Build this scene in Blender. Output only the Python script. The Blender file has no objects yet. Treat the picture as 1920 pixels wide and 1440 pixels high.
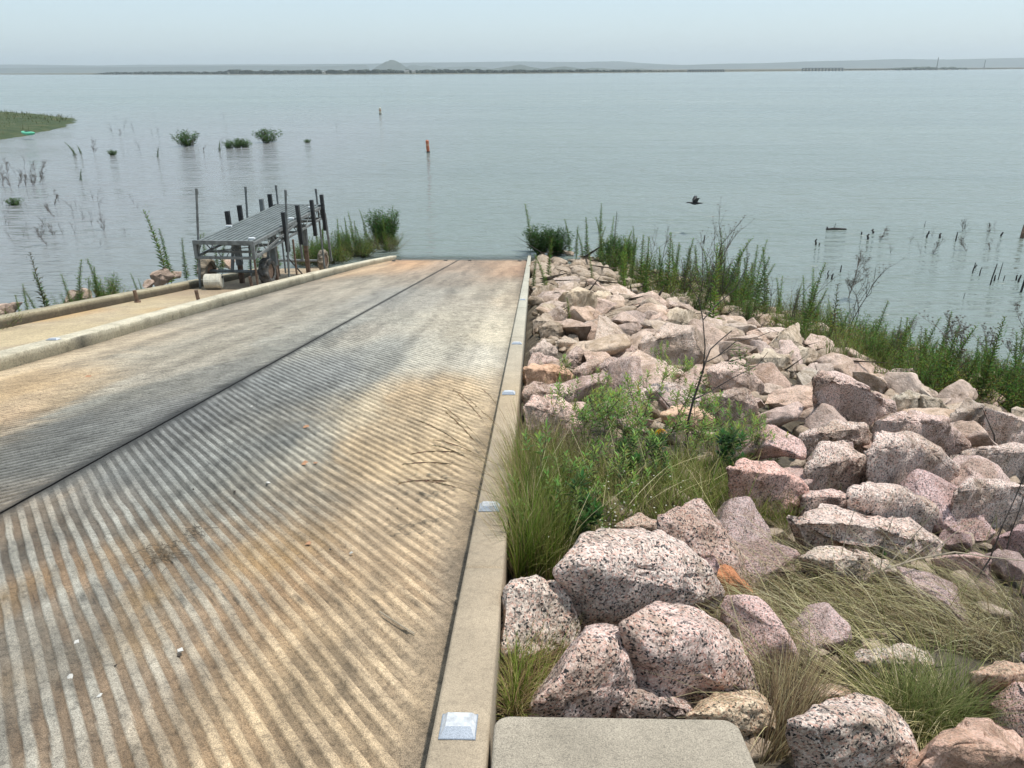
import bpy, bmesh, math, random
import numpy as np
from mathutils import Vector, Matrix, noise as mnoise

random.seed(7); rng = np.random.default_rng(11)
sc = bpy.context.scene
COL = sc.collection

# ------------------------------------------------------------------ camera
# x right along the water edge, y down the boat ramp, z up, water level z = 0
FPX = 1442.0; CH = 6.7; H0 = 1.55; SL = 0.1789
_a = np.array([-960, 136.0 - 720, FPX]); _b = np.array([960, 125.0 - 720, FPX])
_up = np.cross(_b, _a); _up /= np.linalg.norm(_up)
if _up[1] > 0: _up = -_up
_Y = np.array([40, 136.0 - 11.0 * 1000 / 1920 - 720, FPX]); _Y = _Y - _up * _Y.dot(_up); _Y /= np.linalg.norm(_Y)
_X = np.cross(_Y, _up)
if _X[0] < 0: _X = -_X
MW = np.array([_X, _Y, _up])
CAMP = np.array([0.0, 0.0, CH])
cam_d = bpy.data.cameras.new("camera"); cam = bpy.data.objects.new("camera", cam_d); COL.objects.link(cam)
cam_d.sensor_width = 36; cam_d.lens = 36 * FPX / 1920; cam_d.clip_start = 0.05; cam_d.clip_end = 60000
_r = MW @ [1, 0, 0]; _u = MW @ [0, -1, 0]; _bk = -(MW @ [0, 0, 1])
cam.matrix_world = Matrix(((_r[0], _u[0], _bk[0], 0), (_r[1], _u[1], _bk[1], 0), (_r[2], _u[2], _bk[2], CH), (0, 0, 0, 1)))
sc.camera = cam

# ------------------------------------------------------------------ light
SUN_EL = math.radians(72); SUN_AZ = math.radians(72)      # azimuth clockwise from +Y
sc.view_settings.view_transform = 'Standard'; sc.view_settings.look = 'None'
sc.view_settings.gamma = 1; sc.view_settings.use_curve_mapping = False
sc.view_settings.exposure = 0.55
w = bpy.data.worlds.new("World"); sc.world = w; w.use_nodes = True
nt = w.node_tree; bg = nt.nodes['Background']
sky = nt.nodes.new('ShaderNodeTexSky'); sky.sky_type = 'NISHITA'; sky.sun_disc = False
sky.sun_elevation = SUN_EL; sky.sun_rotation = SUN_AZ
sky.air_density = 1.0; sky.dust_density = 1.6; sky.ozone_density = 3.0; sky.altitude = 250
hz_ = nt.nodes.new('ShaderNodeMix'); hz_.data_type = 'RGBA'; hz_.inputs[0].default_value = 0.62; hz_.inputs[7].default_value = (3.75, 4.6, 5.05, 1)   # hazy white veil over the clear-sky model
nt.links.new(sky.outputs[0], hz_.inputs[6]); nt.links.new(hz_.outputs[2], bg.inputs[0]); bg.inputs[1].default_value = 0.125
sd = bpy.data.lights.new("sun", 'SUN'); so = bpy.data.objects.new("sun", sd); COL.objects.link(so)
sd.energy = 2.9; sd.angle = math.radians(2.0); sd.color = (1.0, 0.965, 0.91)
sv = Vector((math.sin(SUN_AZ) * math.cos(SUN_EL), math.cos(SUN_AZ) * math.cos(SUN_EL), math.sin(SUN_EL)))
so.rotation_euler = sv.to_track_quat('Z', 'Y').to_euler(); so.location = (0, 0, 50)
sc.cycles.max_bounces = 6; sc.cycles.diffuse_bounces = 3; sc.cycles.transparent_max_bounces = 12
sc.cycles.volume_bounces = 0; sc.cycles.use_adaptive_sampling = True; sc.cycles.adaptive_threshold = 0.02
sc.cycles.use_denoising = True; sc.cycles.sample_clamp_direct = 2; sc.cycles.sample_clamp_indirect = 4

# ------------------------------------------------------------------ picture geometry helpers
def ray(px, py):
    d = MW @ np.array([px - 960, py - 720, FPX]); return d / np.linalg.norm(d)
def onramp(px, py, off=0.0):
    d = ray(px, py); t = (-H0 + off) / (d[2] + SL * d[1]); return CAMP + t * d
def onz(px, py, z=0.0):
    d = ray(px, py); return CAMP + d * ((z - CH) / d[2])
def aty(px, py, Y):
    d = ray(px, py); return CAMP + d * (Y / d[1])
def proj(p):
    c = MW.T @ (np.array(p, float) - CAMP); return 960 + FPX * c[0] / c[2], 720 + FPX * c[1] / c[2]
def rampz(y): return CH - H0 - SL * y
SHX = [-8, 0, 5, 10, 15.9, 17.2, 18.9, 21.3, 26.2, 30.0, 33]
SHV = [23, 19.5, 17, 14.4, 11.2, 10.3, 9.2, 8.0, 4.9, 1.2, -0.5]
def shore(y): return float(np.interp(y, SHX, SHV))
def bank(x, y):
    if x > -0.1:
        xs = shore(y); t = (x + 0.1) / max(xs + 0.1, 0.4); zr = rampz(y)
        if t < 1: return zr * (1 - t ** 1.12) - 0.12 * min(1, (x + 0.1) * 3) - 0.05
        return -0.05 - (x - xs) * 0.12
    if x < -7.8: return max(rampz(y) - (-7.8 - x) * 0.5 - 0.12, -3)
    return rampz(y) - 0.3
def onbank(px, py, h=0.0):
    d = ray(px, py); t = 0.8
    for _ in range(60):
        p = CAMP + t * d; gap = p[2] - max(bank(p[0], p[1]), -0.02) - h
        if gap < 0.004 or t > 90: break
        t += gap * 0.7
    return p

# ------------------------------------------------------------------ numpy noise
_T = rng.random((256, 256))
def vn(x, y, s=0):
    x = np.asarray(x, float) + 17.3 * s; y = np.asarray(y, float) + 5.1 * s
    xi = np.floor(x).astype(int); yi = np.floor(y).astype(int); fx = x - xi; fy = y - yi
    fx = fx * fx * (3 - 2 * fx); fy = fy * fy * (3 - 2 * fy)
    g = lambda a, b: _T[a & 255, b & 255]
    return (g(xi, yi) * (1 - fx) + g(xi + 1, yi) * fx) * (1 - fy) + (g(xi, yi + 1) * (1 - fx) + g(xi + 1, yi + 1) * fx) * fy
def fbm(x, y, o=4, s=0):
    r = 0; a = 0.5; f = 1.0
    for k in range(o): r = r + a * vn(x * f, y * f, s + k); a *= 0.5; f *= 2.03
    return r / (1 - 0.5 ** o)
def lin(c):
    c = np.asarray(c, float) / 255.0
    return np.where(c <= 0.04045, c / 12.92, ((c + 0.055) / 1.055) ** 2.4)

# ------------------------------------------------------------------ object helpers
def tag(o, label=None, cat=None, group=None, kind=None):
    if label: o['label'] = label
    if cat: o['category'] = cat
    if group: o['group'] = group
    if kind: o['kind'] = kind
    return o
def empty(name, loc=(0, 0, 0), rz=0.0):
    o = bpy.data.objects.new(name, None); COL.objects.link(o); o.location = loc; o.rotation_euler = (0, 0, rz)
    o.empty_display_size = 0.1; return o
def link(name, me, mat=None, parent=None, smooth=False):
    if mat is not None and not me.materials: me.materials.append(mat)
    if smooth: me.shade_smooth()
    o = bpy.data.objects.new(name, me); COL.objects.link(o)
    if parent is not None: o.parent = parent
    return o
def np_mesh(name, V, F, C=None, smooth=True):
    V = np.asarray(V, np.float32); F = np.asarray(F, np.int32); k = F.shape[1]
    me = bpy.data.meshes.new(name); me.vertices.add(len(V)); me.vertices.foreach_set('co', V.ravel())
    me.loops.add(F.size); me.loops.foreach_set('vertex_index', F.ravel())
    me.polygons.add(len(F)); me.polygons.foreach_set('loop_start', np.arange(0, F.size, k, dtype=np.int32))
    me.polygons.foreach_set('loop_total', np.full(len(F), k, np.int32))
    me.update(calc_edges=True)
    if C is not None:
        a = me.color_attributes.new('Col', 'FLOAT_COLOR', 'POINT')
        C4 = np.ones((len(V), 4), np.float32); C4[:, :C.shape[1]] = C; a.data.foreach_set('color', C4.ravel())
    if smooth: me.shade_smooth()
    return me
def grid_faces(nx, ny):
    i = np.arange(nx - 1)[:, None]; j = np.arange(ny - 1)[None, :]
    a = (i * ny + j).ravel(); return np.stack([a, a + ny, a + ny + 1, a + 1], 1)
class MB:
    def __init__(s): s.v = []; s.f = []; s.c = []
    def add(s, V, F, c=(1, 1, 1)):
        n = len(s.v); s.v += [tuple(p) for p in V]; s.f += [tuple(i + n for i in f) for f in F]; s.c += [tuple(c)] * len(V)
    def beam(s, a, b, w, h, upv=(0, 0, 1), c=(1, 1, 1)):
        a = Vector(a); b = Vector(b); d = (b - a).normalized(); u = Vector(upv)
        if abs(d.dot(u)) > 0.95: u = Vector((0, 1, 0))
        r = d.cross(u).normalized(); u = r.cross(d).normalized(); V = []
        for p in (a, b):
            for x, y in ((-1, -1), (1, -1), (1, 1), (-1, 1)): V.append(p + r * x * w / 2 + u * y * h / 2)
        s.add(V, [(3, 2, 1, 0), (4, 5, 6, 7), (0, 1, 5, 4), (1, 2, 6, 5), (2, 3, 7, 6), (3, 0, 4, 7)], c)
    def tube(s, pts, rad, n=8, c=(1, 1, 1), cap=True):
        pts = [Vector(p) for p in pts]
        if not hasattr(rad, '__len__'): rad = [rad] * len(pts)
        V = []; F = []; pr = None
        for i, p in enumerate(pts):
            d = (pts[min(i + 1, len(pts) - 1)] - pts[max(i - 1, 0)]).normalized()
            if pr is None:
                pr = d.orthogonal().normalized()
            pr = (pr - d * pr.dot(d)); pr = pr.normalized() if pr.length > 1e-6 else d.orthogonal().normalized()
            q = d.cross(pr)
            for k in range(n):
                t = 2 * math.pi * k / n; V.append(p + (pr * math.cos(t) + q * math.sin(t)) * rad[i])
        for i in range(len(pts) - 1):
            for k in range(n):
                a = i * n + k; b = i * n + (k + 1) % n; F.append((a, b, b + n, a + n))
        if cap: F.append(tuple(range(n - 1, -1, -1))); F.append(tuple(range((len(pts) - 1) * n, len(pts) * n)))
        s.add(V, F, c)
    def leaf(s, p, d, ln, wd, c, nrm=None, droop=0.15):
        p = Vector(p); d = Vector(d).normalized(); n = Vector(nrm) if nrm is not None else Vector((0, 0, 1))
        sd_ = d.cross(n)
        if sd_.length < 0.05: sd_ = d.orthogonal()
        sd_.normalize(); n = sd_.cross(d); dr = Vector((0, 0, -1)) * ln * droop
        m = p + d * ln * 0.45; e = p + d * ln + dr
        s.add([p, m + sd_ * wd / 2 + n * wd * 0.12, e, m - sd_ * wd / 2 + n * wd * 0.12], [(0, 1, 2), (0, 2, 3)], c)
    def mesh(s, name, smooth=False):
        me = bpy.data.meshes.new(name); me.from_pydata(s.v, [], s.f)
        a = me.color_attributes.new('Col', 'FLOAT_COLOR', 'POINT')
        C4 = np.ones((len(s.v), 4), np.float32); C4[:, :3] = np.array(s.c, np.float32); a.data.foreach_set('color', C4.ravel())
        me.update()
        if smooth: me.shade_smooth()
        return me
    def build(s, name, mat, parent=None, smooth=False):
        return link(name, s.mesh(name, smooth), mat, parent)

# ------------------------------------------------------------------ materials
def mat_new(name):
    m = bpy.data.materials.new(name); m.use_nodes = True; t = m.node_tree
    return m, t, t.nodes['Principled BSDF']
def N(t, typ, **kw):
    n = t.nodes.new(typ)
    for k, v in kw.items():
        if k[0] == 'i' and k[1:].isdigit(): n.inputs[int(k[1:])].default_value = v
        else: setattr(n, k, v)
    return n
def coord(t, kind='Object'): return t.nodes.new('ShaderNodeTexCoord').outputs[kind]
def noise_n(t, vec, scale, detail=4, rough=0.55):
    n = N(t, 'ShaderNodeTexNoise'); n.inputs['Scale'].default_value = scale; n.inputs['Detail'].default_value = detail
    n.inputs['Roughness'].default_value = rough
    if vec is not None: t.links.new(vec, n.inputs['Vector'])
    return n
def ramp_n(t, fac, stops, interp='LINEAR'):
    r = N(t, 'ShaderNodeValToRGB'); cr = r.color_ramp; cr.interpolation = interp
    while len(cr.elements) < len(stops): cr.elements.new(0.5)
    for e, (p, c) in zip(cr.elements, stops): e.position = p; e.color = (*c, 1)
    t.links.new(fac, r.inputs[0]); return r
def mixc(t, a, b, fac, mode='MIX'):
    m = N(t, 'ShaderNodeMix', data_type='RGBA', blend_type=mode)
    for s, i in ((fac, 0), (a, 6), (b, 7)):
        if isinstance(s, (int, float)): m.inputs[i].default_value = s
        elif isinstance(s, tuple): m.inputs[i].default_value = (*s, 1)
        else: t.links.new(s, m.inputs[i])
    return m.outputs[2]
def bump(t, b, h, strength=0.5, dist=0.01, prev=None):
    n = N(t, 'ShaderNodeBump'); n.inputs['Strength'].default_value = strength; n.inputs['Distance'].default_value = dist
    t.links.new(h, n.inputs['Height'])
    if prev is not None: t.links.new(prev, n.inputs['Normal'])
    if b is not None: t.links.new(n.outputs[0], b.inputs['Normal'])
    return n.outputs[0]
def g(v): return (v, v, v)

def m_concrete(name, base=None, speck=0.35, rough=0.9, bmp=0.5, dirt=0.0, mott=1.0):
    m, t, b = mat_new(name); co = coord(t)
    if base is None: src = N(t, 'ShaderNodeAttribute', attribute_name='Col').outputs['Color']
    else: src = mixc(t, base[0], base[1], ramp_n(t, noise_n(t, co, 1.6, 6, 0.65).outputs[0], [(0.38, g(0)), (0.62, g(1))]).outputs[0])
    n1 = noise_n(t, co, 260, 3, 0.7); n2 = noise_n(t, co, 38, 5, 0.7); n3 = noise_n(t, co, 5, 5, 0.6)
    f1 = ramp_n(t, n1.outputs[0], [(0.36, g(1 - speck)), (0.5, g(1.0)), (0.64, g(1 + speck * 0.8))]).outputs[0]
    f2 = ramp_n(t, n2.outputs[0], [(0.36, g(1 - 0.34 * mott)), (0.48, g(1 - 0.02 * mott)), (0.62, g(1 + 0.14 * mott))]).outputs[0]
    f3 = ramp_n(t, n3.outputs[0], [(0.3, g(0.88)), (0.7, g(1.08))]).outputs[0]
    c = mixc(t, mixc(t, mixc(t, src, f1, 1.0, 'MULTIPLY'), f2, 1.0, 'MULTIPLY'), f3, 1.0, 'MULTIPLY')
    if dirt:
        c = mixc(t, c, ramp_n(t, noise_n(t, co, 2.3, 9, 0.72).outputs[0], [(0.34, (0.30, 0.27, 0.22)), (0.47, (0.9, 0.88, 0.84)), (0.62, g(1.06))]).outputs[0], dirt, 'MULTIPLY')
        c = mixc(t, c, ramp_n(t, noise_n(t, co, 14, 7, 0.8).outputs[0], [(0.33, (0.35, 0.32, 0.28)), (0.43, g(1.0))]).outputs[0], dirt, 'MULTIPLY')
    t.links.new(c, b.inputs['Base Color']); b.inputs['Roughness'].default_value = rough
    p = bump(t, None, n2.outputs[0], bmp, 0.006); bump(t, b, n1.outputs[0], bmp, 0.002, p)
    return m
M_RAMP = m_concrete('ribbed_concrete', None, 0.55, 0.92, 1.0)
M_KERB = m_concrete('kerb_concrete', ((0.40, 0.36, 0.28), (0.50, 0.45, 0.35)), 0.22, 0.9, 0.35)
M_KERBW = m_concrete('weathered_kerb_concrete', None, 0.25, 0.9, 0.9, 0.5)
M_KERBR = m_concrete('clean_kerb_concrete', None, 0.28, 0.9, 0.5, 0.13, 0.4)
M_SLAB = m_concrete('slab_concrete', ((0.29, 0.25, 0.19), (0.36, 0.31, 0.24)), 0.4, 0.9, 0.5, 0.10, 0.35)

def m_rock():
    m, t, b = mat_new('granite'); co = coord(t); oi = N(t, 'ShaderNodeObjectInfo')
    off = N(t, 'ShaderNodeVectorMath', operation='MULTIPLY_ADD'); t.links.new(oi.outputs['Random'], off.inputs[0])
    off.inputs[1].default_value = (37, 51, 23); t.links.new(co, off.inputs[2]); co = off.outputs[0]
    wn = noise_n(t, co, 95, 3); wv = N(t, 'ShaderNodeVectorMath', operation='MULTIPLY_ADD')
    t.links.new(wn.outputs['Color'], wv.inputs[0]); wv.inputs[1].default_value = (0.014,) * 3; t.links.new(co, wv.inputs[2])
    v = N(t, 'ShaderNodeTexVoronoi'); v.inputs['Scale'].default_value = 140; t.links.new(wv.outputs[0], v.inputs['Vector'])
    s = N(t, 'ShaderNodeSeparateColor'); t.links.new(v.outputs['Color'], s.inputs[0])
    sp = ramp_n(t, s.outputs[0], [(0.0, (0.03, 0.031, 0.033)), (0.12, (0.20, 0.18, 0.17)), (0.23, (0.52, 0.46, 0.42)), (0.48, (0.66, 0.60, 0.55)),
                                  (0.70, (0.56, 0.44, 0.39)), (0.86, (0.52, 0.35, 0.30))], 'CONSTANT').outputs[0]
    big = noise_n(t, co, 22, 3, 0.6); spb = ramp_n(t, big.outputs[0], [(0.30, g(0.35)), (0.42, g(1.0))]).outputs[0]
    sp = mixc(t, sp, spb, 1.0, 'MULTIPLY')
    plain = ramp_n(t, noise_n(t, co, 9, 6, 0.7).outputs[0], [(0.25, (0.30, 0.26, 0.21)), (0.5, (0.46, 0.41, 0.34)), (0.75, (0.56, 0.51, 0.44))]).outputs[0]
    c = mixc(t, plain, sp, oi.outputs['Alpha'])
    c = mixc(t, c, oi.outputs['Color'], 1.0, 'MULTIPLY')
    st = ramp_n(t, noise_n(t, co, 3.2, 5, 0.65).outputs[0], [(0.3, (0.74, 0.70, 0.65)), (0.5, (1.05, 1.02, 1.0))]).outputs[0]
    c = mixc(t, c, st, 1.0, 'MULTIPLY')
    lich = ramp_n(t, noise_n(t, co, 1.9, 10, 0.74).outputs[0], [(0.50, g(1.0)), (0.555, (0.66, 0.62, 0.55))]).outputs[0]; c = mixc(t, c, lich, 0.8, 'MULTIPLY')
    crk = N(t, 'ShaderNodeTexVoronoi', feature='DISTANCE_TO_EDGE'); crk.inputs['Scale'].default_value = 3.0; dn = noise_n(t, co, 6, 4); dv = N(t, 'ShaderNodeVectorMath', operation='MULTIPLY_ADD'); t.links.new(dn.outputs['Color'], dv.inputs[0]); dv.inputs[1].default_value = (0.5,) * 3; t.links.new(co, dv.inputs[2]); t.links.new(dv.outputs[0], crk.inputs['Vector'])
    c = mixc(t, c, ramp_n(t, crk.outputs['Distance'], [(0.0, g(0.38)), (0.012, g(1.0))]).outputs[0], 0.75, 'MULTIPLY')
    t.links.new(c, b.inputs['Base Color']); b.inputs['Roughness'].default_value = 0.82
    n1 = noise_n(t, co, 60, 4, 0.7); n2 = noise_n(t, co, 12, 6, 0.65)
    p = bump(t, None, n2.outputs[0], 0.9, 0.05); bump(t, b, n1.outputs[0], 0.9, 0.010, p)
    return m
M_ROCK = m_rock()

def m_plain(name, col, rough=0.6, metal=0.0, nz=0.15, scale=12, bmp=0.0):
    m, t, b = mat_new(name); co = coord(t)
    n = noise_n(t, co, scale, 5, 0.6)
    c = ramp_n(t, n.outputs[0], [(0.3, tuple(x * (1 - nz) for x in col)), (0.7, tuple(min(1, x * (1 + nz)) for x in col))]).outputs[0]
    t.links.new(c, b.inputs['Base Color']); b.inputs['Roughness'].default_value = rough; b.inputs['Metallic'].default_value = metal
    if bmp: bump(t, b, n.outputs[0], bmp, 0.01)
    return m
def m_foliage(name, trans=0.35, rough=0.55):
    m, t, b = mat_new(name); a = N(t, 'ShaderNodeAttribute', attribute_name='Col'); oi = N(t, 'ShaderNodeObjectInfo')
    r = ramp_n(t, oi.outputs['Random'], [(0, (0.78, 0.82, 0.8)), (1, (1.15, 1.1, 1.0))]).outputs[0]
    c = mixc(t, a.outputs['Color'], r, 1.0, 'MULTIPLY')
    t.links.new(c, b.inputs['Base Color']); b.inputs['Roughness'].default_value = rough; b.inputs['Specular IOR Level'].default_value = 0.3
    tr = N(t, 'ShaderNodeBsdfTranslucent'); t.links.new(c, tr.inputs[0])
    mx = N(t, 'ShaderNodeMixShader'); mx.inputs[0].default_value = trans
    t.links.new(b.outputs[0], mx.inputs[1]); t.links.new(tr.outputs[0], mx.inputs[2])
    t.links.new(mx.outputs[0], t.nodes['Material Output'].inputs[0]); return m
M_LEAF = m_foliage('leaf'); M_GRASS = m_foliage('grass_blade', 0.3, 0.65); M_STEM = m_foliage('stem', 0.0, 0.8)
M_GALV = m_plain('galvanised_steel', (0.17, 0.18, 0.175), 0.75, 0.15, 0.35, 9)
M_DECK = m_plain('grey_deck_metal', (0.13, 0.15, 0.145), 0.75, 0.0, 0.3, 4)
M_BLACK = m_plain('black_rubber', (0.018, 0.019, 0.02), 0.6, 0, 0.3, 10)
M_RUST = m_plain('rusty_steel', (0.17, 0.11, 0.075), 0.85, 0.1, 0.45, 14)
M_TYRE = m_plain('muddy_tyre', (0.20, 0.165, 0.12), 0.95, 0, 0.6, 9)
M_TYRED = m_plain('dark_muddy_tyre', (0.085, 0.08, 0.072), 0.95, 0, 0.9, 9)
M_WHITE = m_plain('white_plastic', (0.75, 0.76, 0.76), 0.4, 0, 0.06, 20)
M_SILV = m_plain('reflective_silver', (0.30, 0.33, 0.37), 0.35, 0.4, 0.45, 400)
M_MARK = m_plain('marker_plastic', (0.50, 0.51, 0.52), 0.5, 0, 0.3, 45)
M_DRUM = m_plain('dirty_white_drum', (0.50, 0.47, 0.38), 0.7, 0, 0.3, 7)
M_ORANGE = m_plain('buoy_orange', (0.42, 0.12, 0.05), 0.5, 0, 0.3, 6)
M_DARKW = m_plain('wet_dark_wood', (0.035, 0.03, 0.026), 0.8, 0, 0.4, 20, 0.5)
M_GREEN = m_plain('mint_green_plastic', (0.12, 0.52, 0.30), 0.45, 0, 0.1, 3)
M_BIRD = m_plain('dark_feathers', (0.015, 0.015, 0.016), 0.6, 0, 0.3, 30)
M_DEADW = m_plain('dead_branch_bark', (0.34, 0.28, 0.20), 0.85, 0, 0.3, 30, 0.4)
M_BARK = m_plain('dark_bark', (0.07, 0.055, 0.045), 0.85, 0, 0.4, 40, 0.4)

# ------------------------------------------------------------------ ground, bank, lake bed
def build_ground():
    xs = np.concatenate([np.arange(-60, -16, 4.0), np.arange(-16, 20, 0.22), np.arange(20, 64, 4.0)]); ys = np.concatenate([np.arange(-40, -6, 4.0), np.arange(-6, 36, 0.22), np.arange(36, 80, 4.0)])
    V = []
    for x in xs:
        for y in ys:
            z = bank(x, y)
            if y > 32 and -7.8 <= x <= -0.1: z = min(z, -1)
            z = max(z, -4 + 0.0 * x)
            if y < -6: z = min(z, 6.2) if x > -0.1 else z
            V.append((x, y, z + (0.10 * (mnoise.noise(Vector((x * 1.3, y * 1.3, 0)))) + 0.05 * mnoise.noise(Vector((x * 4, y * 4, 3)))) * (0 if -8 < x < 0 else 1)))
    me = np_mesh('ground', V, grid_faces(len(xs), len(ys)))
    m, t, b = mat_new('bank_soil'); co = coord(t)
    c = ramp_n(t, noise_n(t, co, 3.5, 8, 0.75).outputs[0], [(0.3, (0.035, 0.026, 0.016)), (0.5, (0.10, 0.078, 0.05)), (0.68, (0.20, 0.17, 0.115))]).outputs[0]
    n2 = noise_n(t, co, 40, 5, 0.75)
    c = mixc(t, c, ramp_n(t, n2.outputs[0], [(0.3, g(0.45)), (0.7, g(1.4))]).outputs[0], 1.0, 'MULTIPLY')
    t.links.new(c, b.inputs['Base Color']); b.inputs['Roughness'].default_value = 0.95; bump(t, b, n2.outputs[0], 1.0, 0.03)
    o = link('ground', me, m); tag(o, kind='structure')
build_ground()

# ------------------------------------------------------------------ ramp
CTRL = """20,720,170,150,115;50,690,190,176,148;200,660,176,164,140;400,600,166,158,140;600,540,164,155,137;700,500,196,172,136;760,490,192,156,116;860,500,168,150,130
960,495,184,158,130;900,560,180,172,155;800,560,165,160,148;720,560,148,146,138;650,540,165,158,142;620,620,148,148,140;560,640,140,140,132;700,620,172,166,152;850,600,198,190,170;930,620,206,197,174
820,660,182,177,162;900,680,196,190,175;720,680,150,150,143;600,700,124,126,124;500,720,116,119,118;400,700,132,132,126;300,700,152,147,134;100,750,152,140,115;0,780,164,146,120
200,760,120,120,113;100,850,102,104,102;50,900,98,100,98;300,800,98,100,100;250,880,112,114,112;400,850,120,122,119;500,850,124,126,122;150,950,125,122,115;250,1000,122,122,117
350,950,116,119,116;600,850,146,143,131;700,780,176,166,142;800,760,192,172,138;850,800,187,172,143;750,850,182,164,131;600,950,160,150,130;450,950,130,130,123;30,1000,136,122,102
50,1150,142,130,113;200,1150,137,132,120;350,1100,130,129,120;480,1050,164,146,113;600,1050,182,158,120;700,1000,182,163,133;820,950,172,158,133;870,1000,142,132,117;780,1100,166,152,127
850,1200,137,127,112;700,1200,172,155,125;550,1150,180,157,119;400,1200,152,142,122;250,1250,147,135,116;100,1300,142,131,114;50,1400,138,126,110;300,1400,152,136,110;450,1350,167,150,119
600,1300,177,161,131;700,1400,167,153,129;790,1400,142,133,118;460,620,152,147,133;330,650,150,145,131;540,580,150,145,131;840,520,160,150,135;760,600,172,168,154;950,560,195,182,158;980,500,170,140,112"""
CP = [tuple(map(float, r.split(','))) for l in CTRL.split('\n') for r in l.split(';')]
CPW = np.array([onramp(a, b)[:2] for a, b, *_ in CP]); CPC = lin(np.array([c[2:] for c in CP]))
def stain(x, y):
    x = x + 0.7 * (fbm(x * 1.6, y * 0.45, 5, 3) - 0.5); y = y + 2.2 * (fbm(x * 1.5 + 9, y * 0.35, 5, 6) - 0.5); x = x + 0.30 * (fbm(x * 11, y * 7, 3, 80) - 0.5)
    num = np.zeros((len(x), 3)); den = np.zeros(len(x)); sc_ = 1 + y * 0.18
    for (cx, cy), c in zip(CPW, CPC):
        r2 = ((x - cx) * 1.4) ** 2 + ((y - cy) / (1 + abs(cy) * 0.10)) ** 2
        wgt = 1 / (r2 + 0.12) ** 2.0; num += wgt[:, None] * c; den += wgt
    return num / den[:, None]
JX = -2.82; PER = 0.106
def build_lane(name, x0, x1, slope_dir, kerb_x):
    cols = 50; xs = np.linspace(x0, x1, cols); y0, y1 = -1.6, 33.2
    us = np.arange(y0 - 4, y1 + 4, PER / 12)
    X, U = np.meshgrid(xs, us, indexing='ij')
    Yc = U + slope_dir * 1.30 * (X - JX)
    wob = 0.045 * (vn(X * 1.9, Yc * 0.7, 2) - 0.5) + 0.016 * (vn(X * 7, Yc * 5, 4) - 0.5)
    ph = (U + wob) / PER; fr = ph - np.floor(ph)
    s = 0.5 + 0.5 * np.cos(2 * np.pi * fr); prof = np.clip((s + 0.30 * (fbm(X * 9, Yc * 9, 4, 60) - 0.5) - 0.42) / 0.15, 0, 1); prof = prof * prof * (3 - 2 * prof)
    amp = np.ones_like(X)
    dk = np.abs(X - kerb_x); amp *= np.clip((dk - 0.03 - 0.09 * vn(X * 6, Yc * 3, 5)) / 0.12, 0, 1)
    dj = np.abs(X - JX); amp *= np.clip((dj - 0.03) / 0.09, 0.0, 1)
    wear = fbm(X * 1.3, Yc * 0.8, 3, 8)
    amp *= np.clip(1.5 - 1.0 * wear, 0.55, 1.0)
    amp *= np.clip(1.15 - Yc / 26.0, 0.25, 1)
    if slope_dir > 0: amp *= np.clip((X - (-5.3)) / 1.3, 0.15, 1)
    prof_h = (prof - 1) * 0.013 * amp
    Y = np.clip(Yc, y0, y1)
    Z = rampz(Y) + prof_h + 0.004 * (fbm(X * 9, Y * 9, 3, 1) - 0.5)
    xf, yf, pf, af = X.ravel(), Y.ravel(), prof.ravel(), amp.ravel()
    c = stain(xf, yf)
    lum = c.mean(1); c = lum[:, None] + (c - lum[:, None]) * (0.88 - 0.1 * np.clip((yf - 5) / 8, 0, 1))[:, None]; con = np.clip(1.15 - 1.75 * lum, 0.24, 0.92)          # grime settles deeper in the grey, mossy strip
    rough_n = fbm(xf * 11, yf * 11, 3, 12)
    pe = np.clip(pf + (rough_n - 0.5) * 0.6, 0, 1); edge = np.exp(-((pf - 0.25) / 0.22) ** 2)  # edge: dark line painted in as shadow along each rib
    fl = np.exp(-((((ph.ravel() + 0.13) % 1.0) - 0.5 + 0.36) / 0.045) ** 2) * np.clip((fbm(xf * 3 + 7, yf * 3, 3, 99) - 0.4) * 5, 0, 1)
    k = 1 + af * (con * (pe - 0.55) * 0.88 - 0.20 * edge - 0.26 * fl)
    gz = np.clip((4.0 - yf) / 1.0, 0, 1) * np.clip((-0.7 - xf + 0.5 * (fbm(xf * 2, yf * 2, 3, 95) - 0.5)) / 0.7, 0, 1) * pe * af * 0.8 * (slope_dir < 0)
    c0 = c * (1 - gz[:, None]) + np.array([0.27, 0.265, 0.235]) * gz[:, None]; c = c0
    dirt = np.array([0.30, 0.20, 0.115]); dw = (1 - pe) * af * np.clip((fbm(xf * 2.2, yf * 1.6, 3, 15) - 0.35) * 2.2, 0, 1) * np.clip((3.9 - yf) / 1.2, 0, 1) * 0.75
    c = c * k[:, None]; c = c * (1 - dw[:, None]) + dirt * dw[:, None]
    # blotches, tyre scuffs, joint filler, gutter grime, hairline crack
    bl = np.clip((fbm(xf * 4.5, yf * 0.5, 4, 20) - 0.5) * 1.3, -0.16, 0.16) + np.clip((fbm(xf * 16, yf * 16, 3, 24) - 0.5) * 0.9, -0.2, 0.2); c *= (1 + bl)[:, None]
    ct = xf + 1.3 * yf if slope_dir > 0 else xf - 1.3 * yf
    jd = np.abs(xf - JX); jn = 0.028 + (0.15 * vn(yf * 2.3, xf * 0, 3) ** 2 + 0.05 * vn(yf * 14, xf * 9, 5)) * np.clip((14 - yf) / 8, 0, 1)
    jm = np.clip(1 - (jd - 0.01) / jn, 0, 1); c *= (1 - 0.80 * jm ** 0.8)[:, None]
    kd = np.abs(xf - kerb_x); km = np.clip(1 - kd / 0.16, 0, 1) * (0.35 + 0.5 * vn(xf * 5, yf * 4, 9)); c *= (1 - 0.55 * km)[:, None]
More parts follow.
